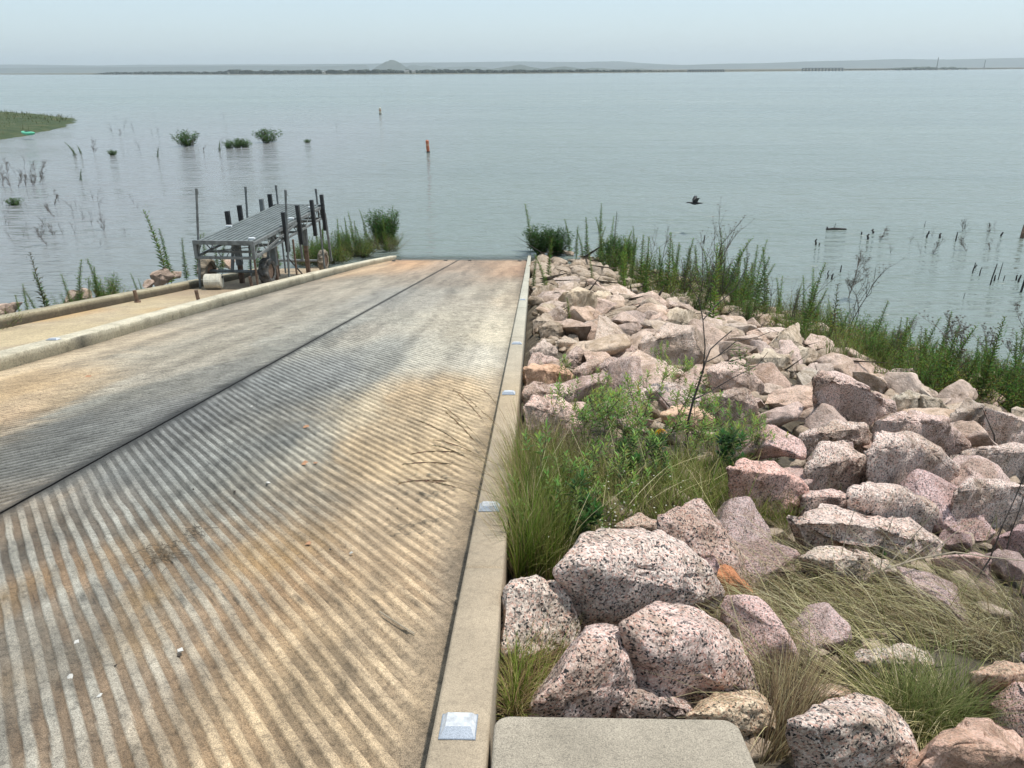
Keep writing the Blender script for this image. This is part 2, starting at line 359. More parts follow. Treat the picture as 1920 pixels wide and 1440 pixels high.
    cr = np.abs(yf - 2.56 - 0.035 * (vn(xf * 5, yf * 0, 7) - 0.5) - 0.012 * np.sin(2 * np.pi * ph.ravel()))
    if slope_dir < 0: c *= np.where(cr < 0.008, 0.45, 1)[:, None]
    pits = (vn(xf * 70, yf * 70, 90) * vn(xf * 31, yf * 31, 91) > 0.80); c *= np.where(pits, 0.55, 1)[:, None]
    wl = np.clip(1 - np.abs(yf - 28.6) / 0.5, 0, 1); c = c * (1 - 0.35 * wl[:, None]) + np.array([0.16, 0.11, 0.08]) * 0.35 * wl[:, None]
    oc = np.clip((fbm(xf * 2.6 + 5, yf * 1.3, 4, 70) - 0.52) * 5, 0, 1) * np.clip(1 - np.abs(yf - 2.7 - 0.25 * (xf + 1.2)) / 1.0, 0, 1) * (xf < -0.5) * (xf > -2.3) * (slope_dir < 0)
    c = c * (1 - 0.45 * oc[:, None]) + np.array([0.46, 0.31, 0.12]) * 0.35 * oc[:, None]
    wm_ = np.clip((c[:, 0] / (c[:, 2] + 1e-3) - 1.15) * 2, 0, 1)[:, None]; c = np.clip(c * 0.89 * (1 - 0.14 * np.clip((yf - 7) / 7, 0, 1))[:, None] * np.array([1.01, 0.985, 0.935]) * (1 + wm_ * np.array([0.08, 0.0, -0.05])), 0.01, 0.8)
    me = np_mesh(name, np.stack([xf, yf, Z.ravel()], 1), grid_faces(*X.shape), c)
    if slope_dir is not None: pass
    o = link(name, me, M_RAMP); tag(o, kind='structure'); return o
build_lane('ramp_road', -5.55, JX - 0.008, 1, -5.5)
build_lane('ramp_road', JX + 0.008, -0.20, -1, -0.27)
def strip(name, x0, x1, y0, y1, off, mat, colf=None, nx=2, ny=2, kind='structure', edge=0.0):
    xs = np.linspace(x0, x1, nx); ys = np.linspace(y0, y1, ny); X, Y = np.meshgrid(xs, ys, indexing='ij')
    Z = rampz(Y) + off; V = np.stack([X.ravel(), Y.ravel(), Z.ravel()], 1)
    me = np_mesh(name, V, grid_faces(nx, ny), None if colf is None else colf(X.ravel(), Y.ravel())); o = link(name, me, mat); tag(o, kind=kind); return o
strip('joint_floor', JX - 0.05, JX + 0.05, -1.6, 33, -0.022, m_plain('joint_filler', (0.02, 0.02, 0.02), 0.9))

# walkway beside the ramp
def walk_col(x, y):
    n = fbm(x * 0.9, y * 0.5, 5, 30); n2 = fbm(x * 3, y * 2, 4, 33)
    a = lin([206, 184, 142]); b = lin([188, 168, 140]); d = lin([120, 105, 85]); p = lin([205, 165, 105])
    c = a + (b - a) * np.clip((n[:, None] - 0.4) * 3, 0, 1)
    c = c + (p - c) * (np.clip((fbm(x * 0.7, y * 0.35, 3, 36) - 0.5) * 4, 0, 0.7) * (y < 13))[:, None]
    far = np.clip((y - 13.5) / 2, 0, 1)[:, None] * 0.5
    c = c * (1 - far) + lin([160, 132, 100]) * far
    c = c.mean(1, keepdims=True) * 0.1 + c * 0.9; return np.clip(c * 0.74 * (0.8 + 0.4 * n2[:, None]), 0, 0.8)
strip('walkway_path', -8.0, -5.72, -1.5, 24, -0.01, M_RAMP, walk_col, 40, 300)

# kerbs: one continuous casting each, with tooled joints
def kerb(name, xin, xout, y0, y1, h, mat, label_dy=3.05, colf=None, base=-0.35, rad=0.015, wav=0.0):
    ys = list(np.arange(y0, y1, 0.12)); js = np.arange(y0 + 1.15, y1, label_dy)
    for j in js: ys += [j - 0.012, j - 0.004, j + 0.004, j + 0.012]
    ys = np.array(sorted(ys)); V = []; C = []
    for y in ys:
        jd = min(abs(y - j) for j in js) if len(js) else 1
        dz = -0.02 if jd < 0.005 else 0.0
        a, b = xin(y), xout(y); wn = wav * (mnoise.noise(Vector((y * 2.0, a, 0)))); wn2 = wav * mnoise.noise(Vector((y * 5, 9, 0)))
        sgn = 1 if b > a else -1; top = rampz(y) + h + dz + wn2 * 0.4; cha = 0.35 * wav + rad
        prof = [(a, base), (a, h - 0.5 * h), (a + wn * 0.3, h - cha), (a + sgn * cha * 0.3, h - cha * 0.3), (a + sgn * (cha + wn * 0.4), h),
                ((a + b) / 2, h + 0.002), (b - sgn * (cha - wn * 0.4), h), (b - sgn * cha * 0.3, h - cha * 0.3), (b, h - cha), (b, base)]
        for px_, hz in prof: V.append((px_, y, top + hz - h)); C.append((px_, y, hz))
    k = 10; me = None
    F = grid_faces(len(ys), k)
    C = np.array(C); col = None if colf is None else colf(C[:, 0], C[:, 1], C[:, 2])
    me = np_mesh(name, V, F, col, smooth=False); me.polygons.foreach_set('use_smooth', np.ones(len(me.polygons), bool))
    o = link(name, me, mat)
    bm = bmesh.new(); bm.from_mesh(me); bmesh.ops.holes_fill(bm, edges=[e for e in bm.edges if e.is_boundary], sides=0); bmesh.ops.recalc_face_normals(bm, faces=bm.faces); bm.to_mesh(me); bm.free()
    tag(o, kind='structure'); return o
kin = lambda y: -0.272 + 0.0036 * (y - 1.5); kout = lambda y: -0.112 + 0.0020 * (y - 1.5)
def kcr(x, y, h):
    n = fbm(x * 4, y * 1.2, 5, 50); c = np.tile(lin([200, 181, 154]), (len(x), 1))
    wh = np.clip((y - 5.0) / 7, 0, 1)[:, None]; c = c * (1 - wh) + lin([212, 206, 186]) * wh
    c *= (0.84 + 0.3 * n)[:, None]; tn = np.clip(1 - abs(y - 5.6) / 1.2, 0, 1)[:, None] * 0.4
    c = c * (1 - tn) + lin([200, 172, 128]) * tn
    return np.clip(c * 0.68, 0, 0.85)
kerb('right_kerb', kin, kout, -1.6, 32.0, 0.15, M_KERBR, colf=kcr, rad=0.010, wav=0.004)
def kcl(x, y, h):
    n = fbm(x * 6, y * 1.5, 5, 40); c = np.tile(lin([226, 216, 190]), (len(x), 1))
    face = (h < 0.10)  # side faces coloured darker than the top, shade painted in
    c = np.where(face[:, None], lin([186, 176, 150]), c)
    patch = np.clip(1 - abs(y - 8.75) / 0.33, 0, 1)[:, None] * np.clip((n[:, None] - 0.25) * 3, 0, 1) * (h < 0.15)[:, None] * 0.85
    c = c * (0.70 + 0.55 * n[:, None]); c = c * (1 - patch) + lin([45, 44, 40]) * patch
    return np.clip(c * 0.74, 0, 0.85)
def lkx(y): return float(np.interp(y, [0, 9, 14, 20, 26, 29, 31], [-5.45, -5.47, -5.66, -5.68, -5.5, -5.27, -5.2]))
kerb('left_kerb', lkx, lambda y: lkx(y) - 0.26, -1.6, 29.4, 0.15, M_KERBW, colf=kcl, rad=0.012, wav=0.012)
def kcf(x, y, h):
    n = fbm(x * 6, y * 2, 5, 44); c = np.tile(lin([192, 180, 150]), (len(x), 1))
    c = np.where((h < 0.11)[:, None], lin([112, 102, 84]), c); c = c * (0.65 + 0.6 * n[:, None]); return np.clip(c * 0.74, 0, 0.8)  # far kerb sides also carry painted shade
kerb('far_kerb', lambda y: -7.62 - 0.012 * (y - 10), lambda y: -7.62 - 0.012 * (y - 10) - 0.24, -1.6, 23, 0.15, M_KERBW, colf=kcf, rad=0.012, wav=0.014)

# ------------------------------------------------------------------ slab in front
def build_slab():
    a = onramp(914, 1350, 0.16); c = onramp(1385, 1353, 0.16)
    x0 = -0.100; x1 = 0.575; yf = 1.645; zt = rampz(1.6) + 0.165; r = 0.045
    pts = []
    for cx, cy, a0 in ((x1 - r, yf - r, 0), (x0 + r, yf - r, 90)):
        for k in range(7):
            t = math.radians(a0 + 90 * k / 6); pts.append((cx + r * math.cos(t), cy + r * math.sin(t)))
    pts += [(x0, 0.2), (x1 + 0.06, 0.2)]
    bm = bmesh.new(); vs = [bm.verts.new((x, y, zt - SL * (y - 1.6) * 0.6)) for x, y in pts]; f = bm.faces.new(vs)
    ex = bmesh.ops.extrude_face_region(bm, geom=[f]); bmesh.ops.translate(bm, verts=[v for v in ex['geom'] if isinstance(v, bmesh.types.BMVert)], vec=(0, 0, -0.28))
    bmesh.ops.recalc_face_normals(bm, faces=bm.faces)
    ed = [e for e in bm.edges if sum(abs(v.co.z - (zt - SL * (v.co.y - 1.6) * 0.6)) < 1e-4 for v in e.verts) == 2]
    bmesh.ops.bevel(bm, geom=ed, offset=0.012, segments=3, affect='EDGES', profile=0.6)
    me = bpy.data.meshes.new('concrete_slab'); bm.to_mesh(me); bm.free(); o = link('concrete_slab', me, M_SLAB)
    me.shade_smooth(); md = o.modifiers.new('n', 'EDGE_SPLIT'); md.split_angle = math.radians(40)
    tag(o, 'plain light grey concrete slab with rounded corner beside the kerb', 'slab')
build_slab()

# ------------------------------------------------------------------ kerb reflectors
def marker(x, y, off, w_, label, bright=1, d=0.1):
    t = empty('kerb_marker', (x, y, rampz(y) + off)); t.rotation_euler = (-math.atan(SL), 0, 0)
    tag(t, label, 'road reflector', 'reflective markers on the kerbs')
    h = 0.018; a, b = w_ / 2, d / 2; ia, ib = a * 0.72, b * 0.40
    V = [(-a, -b, 0.003), (a, -b, 0.003), (a, b, 0.003), (-a, b, 0.003), (-ia, -ib, h), (ia, -ib, h), (ia, b * 0.8, h), (-ia, b * 0.8, h)]
    m1 = MB(); m1.add(V, [(1, 2, 6, 5), (2, 3, 7, 6), (3, 0, 4, 7), (4, 5, 6, 7)]); m1.build('marker_body', M_MARK, t)
    m2 = MB(); m2.add([V[0], V[1], V[5], V[4]], [(0, 1, 2, 3)]); m2.build('reflector_face', M_SILV, t)
    m3 = MB(); m3.beam((-a - 0.003, 0, 0.0015), (a + 0.003, 0, 0.0015), d + 0.008, 0.003); m3.build('marker_base', M_SILV, t)
p = onramp(860, 1362, 0.155); marker(p[0], p[1], 0.152, 0.095, 'large white reflective marker on the kerb beside the concrete slab')
p = onramp(918, 951, 0.155); marker(p[0], p[1], 0.152, 0.095, 'white reflective marker on the kerb beside the tall grass clump')
p = onramp(954, 737, 0.155); marker(p[0], p[1], 0.152, 0.10, 'white reflective marker on the kerb beside the pinkish boulders above the grass')
p = onramp(969, 644, 0.155); marker(p[0], p[1], 0.152, 0.11, 'white reflective marker on the right kerb, fourth one down from the slab')
p = onramp(980, 562, 0.155); marker(p[0], p[1], 0.152, 0.10, 'faint worn marker on the right kerb, fifth one down from the slab')
p = onramp(98, 639, 0.155); marker(-5.60, p[1] + 0.1, 0.153, 0.12, 'pale flat marker on the broken left kerb beside the sandy walkway')

# ------------------------------------------------------------------ rocks
def rock_mesh(pts, seed, size, fine=0.05, sub_len=None):
    bm = bmesh.new()
    for p in pts: bm.verts.new(p)
    r = bmesh.ops.convex_hull(bm, input=bm.verts)
    junk = [e for e in r['geom_interior'] if isinstance(e, bmesh.types.BMVert)] + [e for e in r['geom_unused'] if isinstance(e, bmesh.types.BMVert)]
    bmesh.ops.delete(bm, geom=list(set(junk)), context='VERTS')
    bmesh.ops.dissolve_limit(bm, angle_limit=math.radians(11), verts=bm.verts, edges=bm.edges)
    bmesh.ops.bevel(bm, geom=list(bm.edges), offset=size * 0.028, segments=2, affect='EDGES', profile=0.55, clamp_overlap=True)
    bmesh.ops.triangulate(bm, faces=bm.faces)
    L = sub_len or size / 13
    for _ in range(4):
        es = [e for e in bm.edges if e.calc_length() > L * 1.5]
        if not es: break
        bmesh.ops.subdivide_edges(bm, edges=es, cuts=1, use_grid_fill=False); bmesh.ops.triangulate(bm, faces=[f for f in bm.faces if len(f.verts) > 3])
    bm.normal_update(); o = Vector((seed * 3.1, seed * 1.7, seed * 0.9)); s = 1 / size
    for v in bm.verts:
        q = v.co * s
        d = 0.045 * mnoise.noise(q * 2.2 + o) + 0.032 * mnoise.noise(q * 5 + o) + 0.020 * mnoise.noise(q * 11 + o); d -= 0.035 * max(0, mnoise.noise(q * 1.6 + o * 3) - 0.25)
        rd = abs(mnoise.noise(q * 3.5 + o * 2)); d -= 0.03 * max(0, 0.12 - rd) / 0.12
        v.co += v.normal * d * size
    me = bpy.data.meshes.new('boulder'); bm.to_mesh(me); bm.free(); me.shade_smooth()
    return me
HERO_C = []
def hero(poly, label, tint=(1, 1, 1), sp=1.0, h=None, name='boulder', lift=0.0):
    P = np.array(poly, float); y0, y1 = P[:, 1].min(), P[:, 1].max(); cx = P[:, 0].mean(); cy = P[:, 1].mean()
    base = onbank(cx, y1, 0.02 + lift); depth = np.linalg.norm(base - CAMP); wpx = P[:, 0].max() - P[:, 0].min(); wid = wpx / FPX * depth
    ang = math.atan2(CH - base[2], base[1]); hh = h if h is not None else min(0.75 * wid, 0.9 * (y1 - y0) / FPX * depth)
    W = []
    for x, y in P:
        v = (y1 - y) / (y1 - y0)
        hz = 0.02 + lift + hh * min(1.0, v * 1.15)
        W.append(onbank(x, y, hz))
    W = np.array(W); c = W.mean(0); pts = [p for p in W]
    tocam = (CAMP - c) / np.linalg.norm(CAMP - c); fr = np.array([tocam[0], tocam[1], 0]); fr /= np.linalg.norm(fr)
    r_ = random.Random(len(HERO_C) * 13 + 5)
    for k, p in enumerate(W):                                   # front/top bulge
        q = c + (p - c) * (0.52 + 0.16 * r_.random()); q = q + tocam * wid * (0.09 + 0.07 * r_.random()) + np.array([0, 0, 1]) * hh * 0.06; pts.append(q)
    for p in W:                                                 # hidden rear and buried underside
        a = (p - CAMP); q = c + (p - c) * 0.8 - fr * wid * 0.35; q[2] -= 0.12 * wid; pts.append(q)
        q = c + (p - c) * 0.85 - fr * wid * 0.05; q[2] -= hh * 0.7; pts.append(q)
    org = Vector((c[0], c[1], bank(c[0], c[1])))
    me = rock_mesh([Vector(p) - org for p in pts], len(HERO_C) + 1, wid, sub_len=wid / 14)
    o = link(name, me, M_ROCK); o.location = org; o.scale = (1.07, 1.07, 1.07); o.color = (*[v_ * 1.20 for v_ in tint], sp)
    tag(o, label, 'rock'); HERO_C.append((c[0], c[1], wid * 0.5)); return o
PK = (1.04, 0.93, 0.90); WH = (1.07, 1.01, 0.97); TN = (1.02, 0.97, 0.90)
HR = [
 ([(1045,1080),(1065,1055),(1090,1025),(1110,1010),(1190,1012),(1240,1025),(1290,1050),(1330,1085),(1352,1120),(1345,1150),(1290,1172),(1215,1152),(1180,1172),(1150,1196),(1090,1196),(1065,1130)],'largest black-speckled granite boulder, just below the tall grass clump',WH,1),
 ([(940,1130),(955,1105),(1010,1092),(1050,1100),(1064,1130),(1082,1185),(1080,1205),(990,1215),(945,1235),(935,1200)],'rounded speckled boulder wedged between the kerb and the largest granite boulder',TN,1),
 ([(1170,1180),(1210,1148),(1250,1155),(1320,1180),(1370,1215),(1400,1250),(1412,1300),(1380,1330),(1320,1334),(1250,1325),(1210,1290),(1190,1240)],'rounded pink granite boulder with a dark crevice along its left side',PK,1),
 ([(1095,1196),(1160,1196),(1178,1240),(1196,1295),(1160,1340),(1100,1358),(990,1352),(1005,1320),(1060,1270),(1080,1225)],'triangular pink and black granite boulder just above the concrete slab',PK,1),
 ([(1155,1325),(1180,1294),(1220,1300),(1290,1330),(1325,1362),(1160,1362)],'low dark speckled rock poking up behind the concrete slab edge',(0.85,0.78,0.76),1),
 ([(1240,975),(1310,942),(1350,985),(1390,1040),(1415,1090),(1400,1120),(1340,1100),(1290,1060),(1240,1030)],'sloping pinkish boulder under dry grass behind the largest boulder',(0.92,0.80,0.76),1),
 ([(1150,990),(1200,968),(1245,985),(1240,1015),(1160,1012)],'small brownish rock half hidden in grass above the largest boulder',(0.85,0.75,0.66),0.9),
 ([(1290,1345),(1330,1325),(1420,1318),(1450,1340),(1455,1370),(1420,1395),(1400,1372),(1340,1358)],'flat yellowish speckled rock at the corner of the concrete slab',(1.1,1.0,0.80),0.8),
 ([(1480,1365),(1520,1345),(1600,1338),(1650,1360),(1700,1400),(1720,1460),(1540,1470),(1500,1410)],'white topped black-speckled boulder under the arching dry grass',WH,1),
 ([(1700,1460),(1750,1400),(1790,1376),(1850,1385),(1925,1420),(1960,1480),(1760,1500)],'smooth pink banded boulder below the green fountain of grass',(1.12,0.86,0.78),0.35),
 ([(1590,1240),(1680,1222),(1750,1245),(1740,1290),(1600,1292)],'grey boulder seen through the arching dry grass',(0.9,0.86,0.8),1),
 ([(1490,1310),(1540,1298),(1595,1303),(1590,1330),(1500,1335)],'small tan rock low in the brown thatch',(1.0,0.85,0.72),0.8),
 ([(1820,1265),(1880,1250),(1960,1260),(1970,1330),(1850,1340)],'tan boulder behind the green fountain of grass',(1.1,0.92,0.80),0.7),
 ([(1365,880),(1400,868),(1450,872),(1490,895),(1512,922),(1500,958),(1450,968),(1420,945),(1390,915)],'rounded salmon pink boulder at the edge of the grass patch',(1.12,0.85,0.80),0.85),
 ([(1505,930),(1560,920),(1605,938),(1600,968),(1500,972)],'speckled block between the salmon boulder and its paler neighbour',PK,1),
 ([(1590,930),(1620,915),(1700,920),(1752,955),(1748,985),(1700,1002),(1640,988),(1600,962)],'broad speckled boulder with a dark hollow above its right end',WH,1),
 ([(1480,975),(1510,965),(1580,972),(1650,992),(1720,1000),(1762,1020),(1740,1050),(1650,1045),(1560,1042),(1500,1012)],'long white topped boulder with a shaded front beside the grass',WH,1),
 ([(1500,1048),(1570,1033),(1640,1045),(1685,1080),(1620,1102),(1540,1092)],'pale boulder under the fallen dry branch',TN,0.9),
 ([(1510,885),(1540,835),(1580,832),(1620,860),(1636,905),(1600,922),(1560,928),(1520,918)],'squarish speckled block beside the big wedge shaped boulder',WH,1),
 ([(1630,850),(1650,812),(1700,820),(1760,850),(1800,890),(1815,922),(1780,934),(1690,920),(1640,892)],'big wedge shaped speckled boulder with a dark shaded face',WH,1),
 ([(1790,928),(1820,905),(1870,900),(1925,915),(1935,960),(1900,988),(1800,978),(1785,950)],'rounded speckled boulder near the crossed dark twigs',WH,1),
 ([(1785,858),(1830,840),(1900,835),(1945,850),(1945,905),(1860,902),(1800,885)],'flat speckled boulder holding the short forked driftwood stick',WH,1),
 ([(1528,706),(1560,700),(1620,725),(1670,760),(1692,788),(1640,806),(1590,806),(1540,778)],'tall pink speckled boulder with a flat slanting face',PK,1),
 ([(1494,702),(1515,692),(1541,700),(1540,755),(1515,738)],'small grey rock with a dark face left of the tall pink boulder',(0.8,0.78,0.74),0.3),
 ([(1640,795),(1700,775),(1770,790),(1800,815),(1818,852),(1770,864),(1690,852),(1640,835)],'wide pink speckled boulder in the middle of the slope',PK,1),
 ([(1782,785),(1812,750),(1850,765),(1874,800),(1864,834),(1800,830)],'peaked grey boulder standing against the green weeds',(0.78,0.74,0.70),0.6),
 ([(1850,768),(1900,785),(1935,800),(1940,844),(1872,836)],'pale speckled boulder right of the peaked grey one',WH,1),
 ([(1672,750),(1700,732),(1740,750),(1762,792),(1690,788)],'greyish green lichen covered boulder below the weeds',(0.88,0.88,0.80),0.5),
 ([(1725,742),(1760,750),(1792,780),(1780,806),(1745,790)],'narrow lichen covered rock beside the peaked grey boulder',(0.92,0.90,0.82),0.4),
 ([(1500,818),(1560,790),(1620,800),(1652,850),(1580,842),(1530,856)],'pale sloping boulder under the tall pink one',WH,1),
 ([(1438,655),(1465,622),(1495,608),(1504,650),(1485,672),(1450,668)],'pointed cream rock tilted up like a fin beside the weeds',(1.12,1.04,0.95),0.1),
 ([(1480,662),(1500,650),(1516,655),(1518,680),(1490,686)],'small round cream rock under the fin shaped rock',(1.0,0.96,0.88),0.05),
 ([(1400,672),(1440,655),(1480,672),(1488,700),(1440,706),(1402,695)],'smooth cream boulder below the fin shaped rock',(1.08,1.02,0.93),0.1),
 ([(1048,562),(1058,550),(1085,540),(1112,548),(1128,572),(1125,587),(1060,578)],'long cream whale backed boulder nearest the kerb weeds',(1.16,1.06,0.92),0.05),
 ([(1100,548),(1140,548),(1153,565),(1146,578),(1122,574)],'cream boulder touching the whale backed boulder',(1.12,1.04,0.92),0.05),
 ([(1010,592),(1020,570),(1060,570),(1063,588),(1037,598)],'square topped cream block near the right kerb',(0.95,0.88,0.78),0.1),
 ([(997,552),(1010,538),(1045,535),(1042,555),(1002,560)],'rounded grey tan boulder behind a green weed at the kerb',(0.9,0.84,0.75),0.1),
 ([(1000,602),(1025,585),(1042,605),(1022,622),(1000,622)],'small sharp rock against the right kerb below the square topped block',(0.85,0.78,0.70),0.2),
 ([(1010,614),(1030,602),(1055,610),(1067,628),(1020,632)],'squat dark tan rock near the kerb',(0.78,0.71,0.63),0.2),
 ([(1113,648),(1124,597),(1134,592),(1160,620),(1184,636),(1176,662),(1140,664),(1115,662)],'tall pyramid rock with a reddish left side',(0.95,0.88,0.82),0.5),
 ([(1135,637),(1175,633),(1192,660),(1187,692),(1140,688)],'dusky pink block in front of the pyramid rock',(0.80,0.70,0.67),0.7),
 ([(1118,704),(1126,686),(1142,673),(1165,672),(1189,692),(1187,724),(1130,726)],'round dusky granite boulder like a dome above the leafy plants',(0.80,0.71,0.68),0.9),
 ([(983,692),(1000,685),(1060,690),(1076,706),(1062,720),(985,720)],'flat topped salmon orange block against the kerb',(1.25,0.92,0.72),0.25),
 ([(980,738),(1000,719),(1060,721),(1077,740),(1062,757),(985,757)],'pink speckled boulder against the kerb below the orange block',PK,0.8),
 ([(982,765),(1000,748),(1050,742),(1072,765),(1087,800),(1050,822),(990,804)],'pale pink boulder against the kerb above the grass clump',(1.15,0.98,0.92),0.8),
 ([(1073,698),(1110,670),(1129,681),(1122,702),(1092,713)],'leaning pink slab between the orange block and the dome boulder',(0.98,0.88,0.85),0.7),
 ([(1058,682),(1065,664),(1080,650),(1106,666),(1078,692)],'pointed brownish pink rock above the leaning slab',(0.86,0.76,0.72),0.7),
 ([(993,658),(1020,638),(1042,650),(1044,664),(1000,668)],'low speckled rock against the kerb by the fourth marker',(0.98,0.92,0.88),0.6),
 ([(990,688),(1000,662),(1030,668),(1057,682),(1060,692)],'slanting pinkish rock just above the orange block',(0.98,0.86,0.82),0.7),
 ([(1045,642),(1060,630),(1090,645),(1090,660),(1050,658)],'grey brown rock left of the pyramid rock',(0.88,0.82,0.74),0.4),
 ([(1243,604),(1258,580),(1300,582),(1312,612),(1275,616)],'broad cream boulder below the tall weeds in the middle of the slope',(1.05,0.98,0.88),0.05),
 ([(1200,645),(1250,605),(1300,615),(1330,650),(1342,690),(1290,690),(1230,688)],'large pale boulder with a dark gap beneath it',(1.08,1.0,0.95),0.6),
 ([(1238,778),(1270,760),(1310,766),(1340,785),(1336,808),(1260,808)],'smooth peach coloured boulder at the foot of the dark stemmed sapling',(1.30,1.02,0.85),0.12),
 ([(1330,700),(1355,680),(1400,690),(1432,725),(1420,745),(1360,740)],'pinkish boulder behind the bare twigs of the dark sapling',(1.06,0.95,0.90),0.7),
 ([(1345,745),(1375,730),(1405,735),(1420,765),(1380,790),(1350,772)],'shaded pinkish rock between the sapling and the dark leafy plant',(0.85,0.77,0.73),0.8),
 ([(1195,735),(1230,722),(1290,725),(1320,745),(1290,760),(1210,762)],'speckled boulder behind the leafy plants beside the yellow leaf',(0.98,0.94,0.92),0.9),
]
for poly, lab, tint, sp in HR: hero(poly, lab, tint, sp)
hero([(1338,1082),(1346,1066),(1366,1070),(1400,1100),(1422,1124),(1380,1122),(1345,1108)], 'small rust orange rock lying in the dry grass', (1.05, 0.50, 0.28), 0.0, lift=0.03)

# scattered riprap: distinct variants, each rock its own object
VAR = []
for k in range(36):
    r = random.Random(100 + k); pts = []
    ax = Vector((r.uniform(0.75, 1.15), r.uniform(0.6, 0.95), r.uniform(0.45, 0.75)))
    for _ in range(r.choice([9, 10, 12, 14])):
        v = Vector((r.gauss(0, 1), r.gauss(0, 1), r.gauss(0, 1))).normalized(); q = 0.5 * r.uniform(0.8, 1.0)
        pts.append(Vector((v.x * ax.x, v.y * ax.y, v.z * ax.z)) * q)
    VAR.append(rock_mesh(pts, 60 + k, 1.0, sub_len=0.085))
def zone_label(x, y, sp, s):
    look = ['pale cream', 'pinkish speckled'][sp > 0.45] ; size = 'big' if s > 0.92 else ('small' if s < 0.55 else 'mid-sized')
    t = x / max(shore(y), 1)
    side = 'close beside the kerb' if t < 0.16 and y > 6 else ('among the weeds at the water edge' if t > 0.8 else ('on the upper half of the slope' if t < 0.45 else 'on the lower half of the slope'))
    if y < 4.2: far = 'near the concrete slab'
    elif y < 8: far = 'level with the leafy plants'
    elif y < 13: far = 'level with mid ramp'
    elif y < 20: far = 'level with the parked dock'
    else: far = 'near the end of the ramp'
    return f'{size} {look} rock {side}, {far}'.replace('on the upper half of the slope','high on the bank').replace('on the lower half of the slope','low on the bank').replace('among the weeds at the water edge','in the shoreline weeds')
def in_grass(px, py):
    return (1400 < px < 1760 and 1085 < py < 1300) or (1760 <= px < 1960 and 1130 < py < 1250) or (905 < px < 1370 and 830 < py < 1090) or (1400 < px < 1560 and 1100 < py < 1330) or (1300 < px < 1500 and 790 < py < 880)
cnt = 0; cand = []; y = 1.2; rr = random.Random(5)
while y < 31:
    sp_ = 0.50 if y < 5 else (0.60 if y < 9 else (0.72 if y < 20 else 0.66))
    x = 0.10 + rr.random() * 0.3
    while x < min(shore(y) - 0.1, 0.72 * y + 3.4):
        cand.append((x + rr.uniform(-.16, .16) * sp_, y + rr.uniform(-.22, .22) * sp_, sp_)); x += sp_
    y += sp_ * 0.80
def put_rock(x, y, s, r, spk, tint, label=None, group='rocks of the riprap bank', z=None):
    me = r.choice(VAR); o = link('boulder', me, M_ROCK); o.scale = (s * r.uniform(0.9, 1.25), s * r.uniform(0.85, 1.1), s * r.uniform(0.6, 1.0))
    o.rotation_euler = (r.uniform(-0.5, 0.5), r.uniform(-0.5, 0.5), r.uniform(0, 6.28))
    o.location = (x, y, (bank(x, y) if z is None else z) + s * 0.14); o.color = (*tint, spk)
    tag(o, label, 'rock', group); return o
JOBS = []
for x, y, sp_ in cand:
    if x < 0.22 and y < 30: x = 0.22 + rr.random() * 0.15
    px, py = proj((x, y, bank(x, y)))
    if px > 2060 or py > 1560 or py < 300 or (in_grass(px, py) and not (px > 1400 and rr.random() < .3)): continue
    if any((x - a) ** 2 + (y - b) ** 2 < (c * 0.70 + sp_ * 0.20) ** 2 for a, b, c in HERO_C): continue
    t = x / shore(y)
    if t > 0.88 and rr.random() < 0.5: continue
    s = sp_ * rr.choice([1.0, 1.15, 1.35, 1.7] if y < 9 else [.8, 1.0, 1.2, 1.55]); fade = min(1, max(0, (9.5 - y) / 4.5))
    if t > 0.6: fade *= 0.75
    spk = min(1, max(0.04, max(fade, 0.42 if rr.random() < .6 else 0.15) * rr.uniform(0.75, 1.2))); gg = rr.uniform(0.92, 1.38); wm = rr.uniform(-0.04, 0.05)
    pk = rr.random() * .07; tint = (gg * (1.06 + wm), gg * (0.98 - 0.05 * fade - pk), gg * (0.92 - wm - pk * .6 + 0.03 * fade))
    JOBS.append((s / math.hypot(y, 3), x, y, s, spk, tint))
JOBS.sort(key=lambda q: -q[0])
for q in JOBS[:228]: put_rock(q[1], q[2], q[3], rr, q[4], q[5], zone_label(q[1], q[2], q[4], q[3]))
print('rocks as things', 228, 'rest', len(JOBS) - 228)
# the rest of the riprap and the rubble between the boulders, past counting
RV, RF, base = [], [], 0
SM = []
for k in range(10):
    r = random.Random(700 + k); bm = bmesh.new()
    for _ in range(12): v = Vector((r.gauss(0, 1), r.gauss(0, 1), r.gauss(0, 1))).normalized(); bm.verts.new((v.x * .55, v.y * .45, v.z * .38))
    bmesh.ops.convex_hull(bm, input=bm.verts); bmesh.ops.bevel(bm, geom=list(bm.edges), offset=0.05, segments=1, affect='EDGES'); bmesh.ops.triangulate(bm, faces=bm.faces)
    SM.append((np.array([v.co[:] for v in bm.verts]), np.array([[v.index for v in f.verts] for f in bm.faces]))); bm.free()
def add_small(x, y, s, z):
    global base
    V, F = rr.choice(SM); a = rr.uniform(0, 6.28); c_, s_ = math.cos(a), math.sin(a); V = V * s * np.array([1.1, .9, rr.uniform(.7, 1.1)])
    RV.append(np.stack([V[:, 0] * c_ - V[:, 1] * s_ + x, V[:, 0] * s_ + V[:, 1] * c_ + y, V[:, 2] + z], 1)); RF.append(F + base); base += len(V)
for q in JOBS[228:]: add_small(q[1], q[2], q[3] * 1.05, bank(q[1], q[2]) + q[3] * .12)
for _ in range(5000):
    y = rr.uniform(-0.5, 31); x = rr.uniform(0.7 if y < 1.8 else 0.05, min(shore(y) + .1, .72 * y + 8))
    px, py = proj((x, y, bank(x, y)))
    if in_grass(px, py) and rr.random() < .8: continue
    s = rr.uniform(.07, .30) * (0.6 + .05 * min(y, 14)); add_small(x, y, s, bank(x, y) + s * .2)
